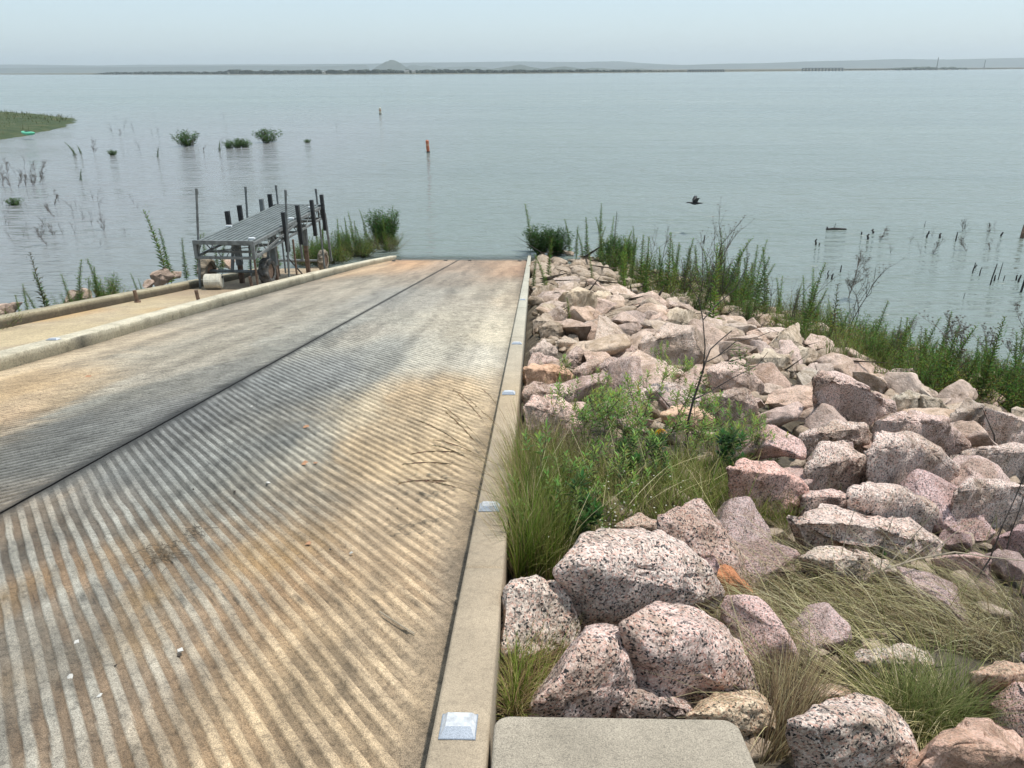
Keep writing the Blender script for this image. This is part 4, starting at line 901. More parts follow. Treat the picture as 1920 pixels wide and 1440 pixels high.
# drum, stub posts, debris around the dock
def drum():
    A = onramp(386, 542, 0); B = onramp(418, 541, 0); R = 0.17; a = Vector((A[0], A[1], rampz(A[1]) + R)); b = Vector((B[0] + 0.05, A[1] + 0.05, rampz(A[1]) + R))
    t = empty('plastic_drum', a); tag(t, 'dirty white plastic drum lying under the dock beside the tyre', 'drum'); d = b - a
    pts = [d * k for k in (0, 0.02, 0.06, 0.33, 0.36, 0.39, 0.64, 0.67, 0.70, 0.94, 0.98, 1)]; rs = [R * k for k in (0.8, 0.93, 1, 1, 0.96, 1, 1, 0.96, 1, 1, 0.93, 0.8)]
    mb = MB(); mb.tube(pts, rs, 20); mb.build('drum_body', M_DRUM, t, False)
    mb = MB(); mb.tube([d * 1.0 + Vector((0, 0, 0.09)), d * 1.05 + Vector((0, 0, 0.09))], 0.03, 10); mb.build('bung', M_BLACK, t)
drum()
for px, py, hpx, lab in ((258, 566, 20, 'short rusty stub post on the walkway nearest the far kerb'), (373, 566, 21, 'short rusty stub post just in front of the dock tyre'), (473, 541, 22, 'rusty stub post under the right front corner of the dock')):
    q = onramp(px, py, 0); hh = hpx / FPX * np.linalg.norm(q - CAMP); mb = MB(); mb.tube([(q[0], q[1], rampz(q[1]) - .02), (q[0] - .02, q[1], rampz(q[1]) + hh)], 0.035, 10); mb.tube([(q[0], q[1], rampz(q[1]) - .01), (q[0], q[1], rampz(q[1]) + .02)], 0.06, 10)
    o = mb.build('stub_post', M_RUST); tag(o, lab, 'post')
def lump(name, px, py, s, mat, lab, cat, plane=onramp, flat=0.5, group=None, zoff=0.0):
    q = plane(px, py); r = random.Random(px * 7 + py); pts = [Vector((r.uniform(-1, 1), r.uniform(-1, 1), r.uniform(-flat, flat))) * s * 0.5 for _ in range(12)]
    bm = bmesh.new()
    for p_ in pts: bm.verts.new(p_)
    bmesh.ops.convex_hull(bm, input=bm.verts); me = bpy.data.meshes.new(name); bm.to_mesh(me); bm.free(); o = link(name, me, mat); o.location = (q[0], q[1], q[2] + s * flat * 0.3 + zoff); tag(o, lab, cat, group); return o
M_PEB = m_plain('pebble', (0.55, 0.53, 0.48), 0.8); M_LEAFO = m_plain('dead_leaf', (0.36, 0.19, 0.10), 0.8); M_TWIG = m_plain('twig', (0.05, 0.04, 0.03), 0.9)
for px, py, s, lab in ((503, 907, 0.035, 'bright white chip on the ribs of the right lane'), (659, 1038, 0.022, 'tiny white pebble on the tan ribs'), (340, 1222, 0.03, 'white chip beside the dark hole in the near ribs'), (144, 1205, 0.02, 'tan pebble caught in a near groove'), (472, 762, 0.02, 'small white chip near the centre joint'), (132, 1270, 0.025, 'pale pebble in the groove below the tan pebble'), (187, 1305, 0.02, 'cream pebble in the brown groove')):
    lump('pebble', px, py, s, M_PEB, lab, 'pebble')
for px, py, s, lab in ((575, 800, 0.05, 'upper orange dead leaf on the right lane'), (572, 868, 0.06, 'lower orange dead leaf on the right lane'), (592, 868, 0.03, 'small reddish leaf beside the lower orange leaf'), (165, 706, 0.07, 'orange leaf on the left lane near the kerb'), (578, 1018, 0.03, 'red leaf scrap on the tan ribs')):
    lump('dead_leaf', px, py, s, M_LEAFO, lab, 'leaf', flat=0.15)
for px, py, s, lab in ((338, 1230, 0.02, 'dark hole plug in the near ribs'), (619, 1031, 0.015, 'dark nut on the tan ribs'), (440, 922, 0.018, 'black crumb near the white chip'), (362, 918, 0.015, 'black crumb left of the white chip'), (745, 954, 0.014, 'dark seed on the tan ribs'), (217, 1248, 0.012, 'black seed between near grooves')):
    lump('crumb', px, py, s, M_TWIG, lab, 'crumb')
for k, (px, py) in enumerate(((993, 489), (975, 490), (880, 489), (835, 489), (748, 487), (737, 490))):
    lump('driftwood_scrap', px, py, 0.32 if k == 0 else 0.2, M_DARKW, 'dark scrap of flood debris along the waterline of the ramp', 'debris', flat=0.25, group='flood debris at the waterline')
def twigs(px, py, n, L, lab, col=M_TWIG):
    q = onramp(px, py); mb = MB(); r = random.Random(px)
    for _ in range(n):
        a = r.gauss(-0.9, 0.5); x, y = q[0] + r.gauss(0, L * 0.25), q[1] + r.gauss(0, L * 0.35); l = L * r.uniform(0.2, 0.6)
        p0 = Vector((x, y, rampz(y) + 0.004)); p1 = Vector((x + math.cos(a) * l, y + math.sin(a) * l, rampz(y + math.sin(a) * l) + r.uniform(0.004, 0.02))); mb.tube([p0, (p0 + p1) / 2 + Vector((r.gauss(0, .01), r.gauss(0, .01), .006)), p1], 0.0012, 4)
    o = mb.build('dead_grass_tuft', col); tag(o, lab, 'dead grass')
twigs(310, 1035, 60, 0.22, 'matted tuft of dead grass lying in the ribs left of centre', m_plain('dead_straw', (0.13, 0.10, 0.065), 0.9)); twigs(355, 1000, 25, 0.15, 'smaller tuft of dead grass beside the matted one', m_plain('dead_straw_dark', (0.09, 0.075, 0.055), 0.9))
mb = MB(); A = onramp(712, 1150); B = onramp(778, 1192); mb.tube([(A[0], A[1], A[2] + .008), (B[0], B[1], B[2] + .008)], 0.003, 5); tag(mb.build('stick', M_DEADW), 'straight straw stick lying across ribs near the kerb', 'stick')

# ------------------------------------------------------------------ buoys, bird, stakes, log
def buoy(px, py, Y, hh, rad, mats, lab, tilt):
    P = onz(px, py, 0); t = empty('buoy', (P[0], P[1], 0)); t.rotation_euler = (tilt * 0.3, tilt, 0); tag(t, lab, 'buoy')
    mb = MB(); mb.tube([(0, 0, -0.4), (0, 0, hh * 0.93), (0, 0, hh)], [rad, rad, rad * 0.6], 14); mb.build('buoy_body', mats[0], t)
    mb = MB(); mb.tube([(0, 0, -0.05), (0, 0, hh * 0.1)], rad * 1.12, 14); mb.build('collar', M_BLACK, t)
    mb = MB(); mb.tube([(0, 0, hh * 0.55), (0, 0, hh * 0.68)], rad * 1.02, 14); mb.build('band', mats[1], t)
buoy(803, 286, 0, 1.05, 0.14, (M_ORANGE, m_plain('faded_orange', (0.5, 0.28, 0.17), 0.6)), 'leaning orange buoy nearest the ramp', -0.06)
M_YEL = m_plain('pale_yellow_plastic', (0.55, 0.50, 0.38), 0.6)
buoy(713, 214, 0, 1.0, 0.19, (M_YEL, M_ORANGE), 'small pale buoy farther out on the lake', 0.02)
def bird():
    P = aty(1303, 381, 34.0); t = empty('flying_bird', P, math.radians(2)); tag(t, 'black cormorant flying low over the lake with wings raised', 'bird')
    pr = [(-0.36, .004, 0), (-0.30, .022, 0), (-0.22, .03, 0.0), (-0.12, .05, 0), (0, .075, 0), (0.10, .062, 0.01), (0.18, .036, .02), (0.26, .026, 0.03), (0.31, .03, .035), (0.345, .022, .032), (0.37, .008, .026), (0.41, .004, .02)]
    pr = [(-a, b, c) for a, b, c in pr]; mb = MB(); mb.tube([(a, 0, c) for a, b, c in pr], [b for a, b, c in pr], 12)
    for s in (-1, 1):
        for (a0, a1, yy, zz) in ((-0.10, 0.12, 0, 0.02),): pass
        st = [(0.0, 0.03, -0.11, 0.11, .02), (0.12, 0.13, -0.10, 0.10, .014), (0.24, 0.24, -0.02, 0.13, .008), (0.34, 0.27, 0.05, 0.15, .003)]; V = []
        for yy, zz, xa, xb, th in st: V += [(xa, s * yy, zz), (xb, s * yy, zz), (xb, s * yy, zz + th), (xa, s * yy, zz + th)]
        F = [(4 * i + j, 4 * i + (j + 1) % 4, 4 * i + 4 + (j + 1) % 4, 4 * i + 4 + j) for i in range(3) for j in range(4)] + [(12, 13, 14, 15)]; mb.add(V, F)
    mb.build('bird_body', M_BIRD, t, True)
bird()
def stake(px, py, hpx, rad, lab, lean=0.0, mat=M_DARKW, name='stake', group=None):
    q = onz(px, py, 0); D = np.linalg.norm(q - CAMP); hh = hpx * .85 / FPX * D; rad *= .75; r = random.Random(px + py)
    pts = [(0, 0, -0.3)] + [(lean * hh * k / 3 + r.gauss(0, rad * .5), r.gauss(0, rad * .5), hh * k / 3) for k in (1, 2, 3)]
    mb = MB(); mb.tube(pts, [rad, rad, rad * .9, rad * .6], 7); o = mb.build(name, mat); o.location = q; tag(o, lab, name.replace('_', ' '), group); return o
SG = 'bare dead stakes standing in the shallows'
for px, py, h_, rd, ln in ((1530,459,12,.05,0),(1536,459,4,.04,0),(1615,440,6,.04,0),(1626,449,11,.06,0.1),(1636,437,8,.06,0),(1738,445,12,.05,0.15),(1761,446,9,.06,0.2),(1792,452,17,.035,0),(1877,443,8,.05,0.2),(1733,426,12,.015,0),(1809,427,7,.015,0),(1856,424,6,.03,-.4),
                           (1320,456,17,.035,-.05),(1823,512,20,.028,.1),(1829,502,6,.03,0),(1837,517,16,.025,.08),(1856,534,40,.03,.12),(1864,527,12,.035,.1),(1871,524,32,.02,.08),(1882,526,10,.02,0),(1905,525,10,.035,0),(1911,529,14,.04,.05),(1551,522,16,.03,.05),(1560,524,12,.04,.1),(1640,522,22,.012,-.08),(1576,510,14,.03,.05),(1806,560,12,.012,.1)):
    stake(px, py, h_, rd, 'thin dark stake of drowned brush standing in the water off the rocky bank', ln, group=SG)
stake(1916, 446, 28, 0.11, 'thick reddish brown stump standing in deeper water at the frame edge', 0.05, M_RUST, 'stump')
stake(1913, 548, 78, 0.045, 'tallest dark dead trunk standing in the shallows at the frame edge', 0.08, M_DARKW, 'drowned_tree')
q = onz(1568, 431, 0); mb = MB(); mb.tube([(-0.45, 0, 0.03), (-.1, .03, .05), (0.45, 0.02, 0.03)], [.04, .05, .03], 8); mb.tube([(-.1, .03, .05), (-.05, .03, .28)], .012, 5); mb.tube([(-.4, 0, .04), (-.42, 0, .14)], .03, 6); o = mb.build('floating_log', M_DARKW); o.location = q; tag(o, 'dark floating log with upright twigs in the lake', 'log')

exec_vegetation = True
# ------------------------------------------------------------------ vegetation generators
def v_stalk(r, h=1.0, leafy=1.0, col=None, tip=True, lean=0.1, big=1.0):
    """upright unbranched weed with narrow leaves spiralling up the stem"""
    st = MB(); lf = MB(); n = 7; lx, ly = r.gauss(0, lean), r.gauss(0, lean); P = [Vector((lx * h * (k / n) ** 2, ly * h * (k / n) ** 2, h * k / n)) for k in range(n + 1)]
    st.tube(P, [0.008 * (1 - 0.75 * k / n) for k in range(n + 1)], 5, c=(0.10, 0.11, 0.04))
    base = col or (0.115, 0.185, 0.035); m = int(130 * leafy * h)
    for i in range(m):
        t = 0.06 + 0.94 * i / m; k = min(n - 1, int(t * n)); p = P[k].lerp(P[k + 1], t * n - k); a = i * 2.4 + r.uniform(-.3, .3)
        up = 0.55 + 0.6 * t; L = (0.13 - 0.085 * t) * r.uniform(0.7, 1.25); c = [x * r.uniform(0.65, 1.4) for x in base]
        lf.leaf(p, (math.cos(a), math.sin(a), up), L * (1 + (big - 1) * .4), (L * 0.24 + 0.004) * big, c, droop=0.25)
        if t > 0.55 and r.random() < 0.35:
            q = p + Vector((math.cos(a), math.sin(a), 1.2)) * 0.05; lf.leaf(q, (math.cos(a + 1), math.sin(a + 1), 1.4), L * .7, L * .15, c)
    return [('stem', st.mesh('stem'), M_STEM), ('foliage', lf.mesh('foliage'), M_LEAF)]
def v_bush(r, h=1.0, w_=0.9, stems=14, leaves=60, col=(0.085, 0.15, 0.03), lw=0.012, ll=0.07, spread=0.5):
    st = MB(); lf = MB()
    for s in range(stems):
        a = r.uniform(0, 6.28); sp = r.uniform(0.05, 1) * spread; H = h * r.uniform(0.6, 1.08) * (1 - 0.3 * sp); b0 = Vector((math.cos(a), math.sin(a), 0)) * r.uniform(0, .12) * w_
        n = 6; P = [b0 + Vector((math.cos(a) * sp * w_ * (k / n) ** 0.8, math.sin(a) * sp * w_ * (k / n) ** 0.8, H * (k / n))) + Vector((r.gauss(0, .015), r.gauss(0, .015), 0)) for k in range(n + 1)]
        st.tube(P, [0.008 * (1 - 0.8 * k / n) for k in range(n + 1)], 4, c=(0.09, 0.08, 0.04))
        for i in range(leaves):
            t = 0.12 + 0.88 * (i + r.random()) / leaves; k = min(n - 1, int(t * n)); p = P[k].lerp(P[k + 1], t * n - k); p = p + Vector((r.gauss(0, .03), r.gauss(0, .03), r.gauss(0, .02))) * w_ * 1.5
            an = r.uniform(0, 6.28); c = [x * r.uniform(0.6, 1.5) for x in col]; lf.leaf(p, (math.cos(an), math.sin(an), r.uniform(0.1, 1.4)), ll * r.uniform(.6, 1.3), lw * r.uniform(.7, 1.3), c, droop=.2)
    return [('stem', st.mesh('stem'), M_STEM), ('foliage', lf.mesh('foliage'), M_LEAF)]
def v_dead(r, h=1.2, br=7, heads=True, col=(0.075, 0.062, 0.05), fine=0):
    st = MB(); hd = MB()
    def grow(p, d, L, rad, lvl):
        n = 5; P = [p]; q = p.copy(); dd = d.copy()
        for k in range(n): dd = (dd + Vector((r.gauss(0, .12), r.gauss(0, .12), 0.05))).normalized(); q = q + dd * L / n; P.append(q.copy())
        st.tube(P, [rad * (1 - .6 * k / n) for k in range(n + 1)], 5, c=col)
        if lvl < (2 if not fine else 3):
            for _ in range(br if lvl == 0 else (3 if not fine else 5)):
                k = r.randint(1, n); a = r.uniform(0, 6.28); nd = (dd + Vector((math.cos(a), math.sin(a), .35)) * r.uniform(.5, .9)).normalized(); grow(P[k], nd, L * r.uniform(.3, .55), rad * .5, lvl + 1)
        if heads and (lvl > 0 or r.random() < .7):
            for _ in range(5): a = r.uniform(0, 6.28); hd.leaf(P[-1], (math.cos(a), math.sin(a), .8), .028, .02, (0.10, 0.085, 0.07))
    grow(Vector((0, 0, 0)), Vector((r.gauss(0, .12), r.gauss(0, .12), 1)).normalized(), h, 0.011, 0)
    out = [('stem', st.mesh('stem'), M_STEM)]
    if hd.v: out.append(('seed_heads', hd.mesh('seed_heads'), M_LEAF))  # seed heads on the stalk tips, all in one mesh
    return out
def v_tuft(r, h=.5, n=60, cols=GRN, spread=.5, heads=0):
    me_v = []; F = []; C = []; lf = MB()
    for _ in range(n):
        a = r.uniform(0, 6.28); L = h * r.uniform(.5, 1.1); an = r.uniform(0, spread); p = Vector((r.gauss(0, .03), r.gauss(0, .03), 0)); d = Vector((math.cos(a), math.sin(a), 0)); sd_ = Vector((-d.y, d.x, 0)); c = [x * r.uniform(.7, 1.3) for x in r.choice(cols)]; V = []
        for k in range(5):
            w2 = 0.003 * (1 - k / 4.3); V += [p - sd_ * w2, p + sd_ * w2]; p = p + (d * math.sin(an) + Vector((0, 0, math.cos(an)))) * L / 4; an += r.uniform(.1, .35)
        lf.add(V, [(2 * k, 2 * k + 1, 2 * k + 3, 2 * k + 2) for k in range(4)], c)
    return [('blades', lf.mesh('blades'), M_GRASS)]
def protos(fn, n, seed, **kw): return [fn(random.Random(seed + k), **kw) for k in range(n)]
def plant(name, pr, loc, s, label, cat, group=None, rz=None, lean=0.0):
    t = empty(name, loc, rr.uniform(0, 6.28) if rz is None else rz); t.scale = (s, s, s * rr.uniform(.9, 1.12)); t.rotation_euler[0] = rr.gauss(0, lean)
    for nm, me, mt in pr: link(nm, me, mt, t)
    tag(t, label, cat, group); return t
P_ST = protos(v_stalk, 8, 1); P_STP = protos(v_stalk, 3, 20, leafy=0.8, col=(0.15, 0.24, 0.04)); P_STG = protos(v_stalk, 3, 30, leafy=.5, col=(0.07, 0.075, 0.045))
P_BU = protos(v_bush, 4, 40, h=.75, stems=22, leaves=60, ll=.055, lw=.013); P_BUY = protos(v_bush, 3, 50, h=.6, stems=22, leaves=50, col=(0.19, 0.23, 0.05), ll=.045, lw=.010, spread=.7)
P_BUO = protos(v_bush, 3, 55, h=.6, stems=20, leaves=45, col=(0.18, 0.19, 0.07), ll=.04, lw=.009, spread=.7)
P_DD = protos(v_dead, 5, 60); P_DF = protos(v_dead, 3, 70, h=.9, br=11, heads=True, fine=1, col=(0.17, 0.12, 0.10))
P_BIG = protos(v_bush, 2, 80, h=1.1, w_=1.1, stems=60, leaves=80, col=(0.045, 0.10, 0.02), ll=.10, lw=.024, spread=.6)
P_WB = protos(v_bush, 3, 85, h=1.0, w_=1.15, stems=34, leaves=26, col=(0.06, 0.12, 0.02), ll=.2, lw=.055, spread=.85)
P_WS = protos(v_stalk, 3, 88, h=1.0, leafy=.6, col=(0.08, 0.13, 0.03), lean=.35, big=2.6)
P_TU = protos(v_tuft, 4, 90)
# ---- weeds along the shore of the rocky bank
def shore_spot(px, py):
    q = onbank(px, py, 0.0); return (q[0], q[1], max(bank(q[0], q[1]), -0.02) - 0.02)
GW = 'tall weeds along the edge of the rocky bank'
BASEL = [(1000,478),(1060,492),(1120,502),(1180,540),(1250,566),(1300,576),(1380,590),(1440,605),(1500,640),(1560,660),(1620,690),(1680,715),(1760,750),(1840,770),(1920,775)]
bx_, by_ = [p[0] for p in BASEL], [p[1] for p in BASEL]
def rngx(a, b): return rr.uniform(a, b)
CLC = [(rngx(1130, 1960), rngx(.7, 1.15)) for _ in range(30)]
for k in range(195):
    cl_ = rr.choice(CLC); px = min(1965, max(1125, cl_[0] + rr.gauss(0, 20))); py = np.interp(px, bx_, by_) - abs(rr.gauss(0, 26 if px < 1600 else 30)); kind = rr.random(); loc = shore_spot(px, py); fs = cl_[1] * (0.72 if px < 1230 else (1.05 if px < 1500 else (0.9 if px < 1680 else 0.78)))
    band = 'left of the dead seed stalks' if px < 1290 else ('around the dead seed stalks' if px < 1400 else ('between the seed stalks and the fin shaped rock' if px < 1530 else ('just beyond the fin shaped rock' if px < 1700 else 'above the peaked grey boulder')))
    if kind < .46: plant('tall_weed', rr.choice(P_ST), loc, fs * rngx(1.0, 2.1), f'spiky dark green tall weed {band}', 'weed', GW, lean=.05)
    elif kind < .60: plant('tall_weed', rr.choice(P_STP), loc, fs * rngx(1.0, 1.8), f'bright lime green tall weed {band}', 'weed', GW, lean=.05)
    elif kind < .70: plant('tall_weed', rr.choice(P_STG), loc, fs * rngx(1.1, 2.0), f'thin greyish tall weed {band}', 'weed', GW, lean=.08)
    else: plant('leafy_weed', rr.choice(P_BU + P_BUO + P_BUY), loc, fs * rngx(1.1, 1.8), f'bushy green weed {band}', 'weed', GW)
for px, py, s, pr in ((1660,700,1.5,P_BUY),(1640,690,1.4,P_BU),(1745,745,1.5,P_BUY),(1820,765,1.4,P_BUY),(1885,778,1.4,P_BUY),(1915,785,1.5,P_BU),(1520,650,1.3,P_BU),(1480,635,1.3,P_BUY),(1400,612,1.3,P_BU),(1360,600,1.2,P_BUO),(1310,588,1.3,P_BU),(1260,575,1.2,P_BUY),(1290,585,1.0,P_BUY),(1340,592,1.1,P_BUY),(1420,612,1.0,P_BUO),(1540,650,1.3,P_BUY),(1580,668,1.5,P_BUY),(1610,672,1.4,P_BUO),(1640,680,1.4,P_BUY),(1560,672,1.2,P_BUO),(1600,690,1.0,P_BUO),(1730,735,1.5,P_BUY),(1760,745,1.5,P_BU),(1800,745,1.5,P_BUO),(1780,755,1.3,P_BUO),(1840,765,1.5,P_BU),(1870,770,1.5,P_BU),(1900,775,1.5,P_BUO),(1930,780,1.5,P_BU),(1690,715,1.1,P_BUO),(1715,740,1.2,P_BU)):
    plant('leafy_weed', rr.choice(pr), shore_spot(px, py), s * 0.95, 'low bushy weed skirting the foot of the taller weeds above the rocks', 'weed', 'bushy weeds above the rocks')
for px, py, s, lab in ((1012,476,.8,'dark green rounded bush at the water end of the right kerb'),(1042,478,.75,'second rounded bush beside the one at the kerb end'),(1158,500,.8,'dense dark green bush standing among weeds beyond the pale rocks')):
    plant('bush', rr.choice(P_BIG), shore_spot(px, py), s * 1.35, lab, 'bush')
for px, py, s, lab in ((995,470,1.3,'thin tall weed rising beside the kerb end bush'),(1068,476,1.1,'tall spindly weed right of the twin bushes'),(1080,480,.9,'shorter weed right of the twin bushes'),(1100,488,1.25,'tall dark weed midway between the twin and dense bushes'),(1120,492,1.0,'slim weed left of the dense bush'),(1140,500,.9,'weed touching the dense bush'),(1092,486,.8,'small weed among the last pale rocks'),
                       (1028,530,1.0,'upright green weed growing between rocks close to the kerb'),(1024,556,.8,'second upright weed growing close to the kerb'),(1000,545,.7,'leafy weed against the kerb beside the rounded grey tan boulder'),(1110,538,.75,'pale leafy weed among the far rocks'),(1078,500,.5,'small weed among the far rocks'),(1168,545,1.1,'bright green weed in front of the dense bush'),(1335,615,1.4,'lime green weed taller than the rocks around it'),(1385,600,1.3,'bright feathery weed left of the fin shaped rock'),(1210,560,1.2,'dark weed at the upper edge of the pale rocks'),(1068,620,.45,'small weed growing in front of the square topped block')):
    plant('tall_weed', rr.choice(P_STP if 'bright' in lab or 'lime' in lab else P_ST), shore_spot(px, py), s * 1.35, lab, 'weed')
# bare stalks with dark seed heads
for k, (px, py, s) in enumerate(((1300,585,1.45),(1318,590,1.5),(1335,592,1.55),(1350,590,1.35),(1285,580,1.3),(1365,595,1.4),(1215,540,1.2),(1235,548,1.1),(1440,610,1.1),(1478,625,1.15),(1500,640,1.0),(1585,640,1.5),(1600,640,1.2))):
    plant('dead_stalk', P_DD[k % 5], shore_spot(px, py), s, 'bare brown dead stalk with dark seed heads standing above the weeds', 'dead plant', 'bare dead seed stalks', lean=.08)
for px, py, s, lab in ((1815,745,1.35,'large airy reddish brown dead plant in front of the lake'),(1900,700,1.3,'twiggy dead brush at the water near the frame edge'),(1690,690,.9,'grey tangle of dead brush between two groups of weeds'),(1670,700,.8,'lower grey tangle of dead brush beside the taller tangle'),(1870,745,1.1,'thin dead plant right of the airy reddish brown one'),(1590,560,1.2,'feathery dead plant rising with green stems above the shore')):
    plant('dead_brush', rr.choice(P_DF), shore_spot(px, py), s, lab, 'dead plant')
# ---- left side weeds behind the far kerb and dock
def left_spot(px, py, dx=-.45): q = onramp(px, py, 0.05); return (q[0] + dx, q[1] + .1, rampz(q[1]) - .25)
for px, py, s, kd in ((85,597,.75,0),(98,592,.9,0),(116,588,.85,0),(135,583,1.1,0),(165,570,.8,1),(188,563,1.3,0),(205,560,.8,0),(220,557,1.05,0),(235,553,1.15,1),(248,552,1.0,1),(290,540,.75,0),(298,538,.6,0),(62,600,.5,0),(75,600,.45,0),(226,556,1.3,0),(172,568,1.0,0)):
    plant('tall_weed' if kd == 0 else 'leafy_weed', rr.choice(P_ST if kd == 0 else P_BU), left_spot(px, py), s * .8, 'dark weed standing behind the far kerb against the water', 'weed', 'weeds behind the far kerb')
plant('leafy_weed', P_BUO[0], left_spot(22, 606), 1.1, 'sage green bushy weed at the frame edge behind the far kerb', 'weed')
plant('leafy_weed', P_BUO[1], left_spot(5, 612), .9, 'sage green weed low at the frame edge behind the far kerb', 'weed')
plant('leafy_weed', P_BUY[0], left_spot(240, 556), 1.1, 'yellow green bushy weed behind the far kerb', 'weed')
plant('tall_weed', P_STG[0], left_spot(130, 584), 1.3, 'pale dry tall weed behind the far kerb', 'weed')
for px, py, s in ((352,520,1.5),(358,518,1.2),(385,512,1.0),(405,508,1.2),(420,506,1.2),(440,500,1.0),(448,500,1.1),(520,492,1.1),(540,490,1.2),(552,488,1.0),(500,495,1.0),(512,492,1.2)):
    plant('tall_weed', rr.choice(P_ST), left_spot(px, py, -.6), s * 1.2, 'dark green weed growing behind and under the dock', 'weed', 'weeds behind the dock')
for k in range(78):
    px = rngx(560, 742); py = np.interp(px, [560, 742], [494, 484]) - rr.uniform(0, 9); pr = rr.choice([P_BU, P_BUY, P_BUO, P_ST, P_ST]); s = rngx(.8, 1.4)
    q = onramp(px, py, 0); zz = max(rampz(q[1]) - .1, -.05); loc = (q[0], q[1], zz)
    if q[0] > lkx(q[1]) - .4: loc = (lkx(q[1]) - .4 - rr.random(), q[1], zz)
    plant('leafy_weed' if pr is not P_ST else 'tall_weed', rr.choice(pr), loc, s, 'weed in the green strip between the dock and the bush at the kerb end', 'weed', 'weeds in the strip past the dock')
q = onramp(722, 478, 0); plant('bush', P_BIG[0], (q[0] + .28, q[1] - 1.1, max(rampz(q[1]), -.05) ), 1.35, 'dark green round bush at the water end of the left kerb', 'bush')
# ---- flooded plants out in the lake on the left
for px, py, s, pr, lab in ((505,267,2.3,P_WB,'largest fan shaped green bush standing in the flooded shallows'),(352,274,2.1,P_WB,'rounded green bush in the flooded shallows beside a tiny dark stick'),(445,277,1.3,P_WB,'low wide green bush in the water left of the fan shaped one'),(430,278,1.1,P_WB,'left end of the low green growth in the water'),(459,276,1.2,P_WB,'right end of the low green growth in the water'),(412,284,1.5,P_WS,'small upright green plant in the water left of the low wide bush'),
                           (577,267,.7,P_WB,'small flat green plant in the water right of the fan shaped bush'),(141,293,1.8,P_WS,'yellow green leaning plant in the water below the grassy point'),(152,289,1.3,P_WS,'second leaning plant in the water below the grassy point'),(178,290,1.5,P_DF,'bent brown twigs in the water near the leaning plants'),(210,291,.9,P_WB,'tiny green plant in the water right of the bent twigs'),(296,294,1.2,P_WS,'lone tiny green sprig in the water'),(152,337,1.1,P_WS,'dark little sprig in the water below the leaning plants'),(30,384,.8,P_WB,'small yellow sprig in the water near the frame edge'),(225,256,1.0,P_DF,'brown twigs out beyond the leaning plants'),(632,252,1.2,P_DD,'tiny dark stick out on the lake')):
    q = onz(px, py, 0); plant('water_plant', rr.choice(pr), (q[0], q[1], -.1), s * .7, lab, 'water plant')
r9 = random.Random(99)
for k in range(76):
    zone = r9.random()
    if zone < .45: px, py, s = r9.uniform(0, 270), r9.uniform(375, 470), r9.uniform(.35, .7)
    elif zone < .6: px, py, s = r9.uniform(0, 80), r9.uniform(318, 350), r9.uniform(.5, .9)
    elif zone < .8: px, py, s = r9.uniform(190, 430), r9.uniform(215, 300), r9.uniform(.5, 1.1)
    else: px, py, s = r9.uniform(1640, 1900), r9.uniform(425, 480), r9.uniform(.3, .6)
    q = onz(px, py, 0); nm = 'where the lake laps the left shallows' if px < 1000 else 'off the rocky bank'
    plant('drowned_twigs', r9.choice(P_DD + P_DF), (q[0], q[1], -.15), s, f'faint brown drowned twigs poking out {nm}', 'dead plant', 'drowned twigs in the shallows', lean=.3)
for px, py in ((8, 352), (20, 351), (34, 352), (48, 350), (62, 349), (74, 345), (14, 325), (3, 322)):
    q = onz(px, py, 0); plant('drowned_twigs', rr.choice(P_DF), (q[0], q[1], -.1), .8, 'clump of brown drowned brush in the row near the frame edge', 'dead plant', 'row of drowned brush')

# ------------------------------------------------------------------ near vegetation
def bpt(px, py, h=0): q = onbank(px, py, h); return q
def area(poly):
    P = poly; xs = [p[0] for p in P]; ys = [p[1] for p in P]
    def f():
        while 1:
            x = rr.uniform(min(xs), max(xs)); y = rr.uniform(min(ys), max(ys)); c = False; j = len(P) - 1
            for i in range(len(P)):
                if (P[i][1] > y) != (P[j][1] > y) and x < (P[j][0] - P[i][0]) * (y - P[i][1]) / (P[j][1] - P[i][1]) + P[i][0]: c = not c
                j = i
            if c:
                q = bpt(x, y); q[0] = max(q[0], -0.06); return q[0], q[1], bank(q[0], q[1]) - .02
    return f
A1 = area([(945,1090),(1040,1095),(1100,1010),(1240,1000),(1330,1000),(1400,1010),(1440,960),(1380,900),(1250,880),(1080,880),(1000,900),(960,960)])
A2 = area([(945,1090),(1040,1095),(1060,1040),(1060,960),(1010,900),(955,930)])
A2B = area([(962,950),(1110,940),(1100,870),(1000,840),(975,860)])
A3 = area([(1230,960),(1330,960),(1480,1000),(1500,970),(1400,880),(1250,860)])
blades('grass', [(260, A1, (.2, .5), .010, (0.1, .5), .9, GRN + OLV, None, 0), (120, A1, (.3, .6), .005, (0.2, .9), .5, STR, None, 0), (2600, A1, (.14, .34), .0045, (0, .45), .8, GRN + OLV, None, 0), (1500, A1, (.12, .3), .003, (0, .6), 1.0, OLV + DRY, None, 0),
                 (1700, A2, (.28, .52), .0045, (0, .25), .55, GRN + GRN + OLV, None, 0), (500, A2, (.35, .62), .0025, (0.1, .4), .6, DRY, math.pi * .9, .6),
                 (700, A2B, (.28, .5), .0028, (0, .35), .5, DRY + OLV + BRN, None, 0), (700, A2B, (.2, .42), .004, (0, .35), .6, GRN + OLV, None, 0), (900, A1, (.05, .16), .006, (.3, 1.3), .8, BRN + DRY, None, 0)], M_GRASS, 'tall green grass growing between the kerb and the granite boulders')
blades('grass', [(1800, A3, (.12, .30), .004, (0, .5), .8, GRN + GRN + OLV, None, 0), (700, A3, (.1, .25), .003, (.2, .8), 1, DRY, None, 0)], M_GRASS, 'mixed green grass in front of the salmon pink boulder')
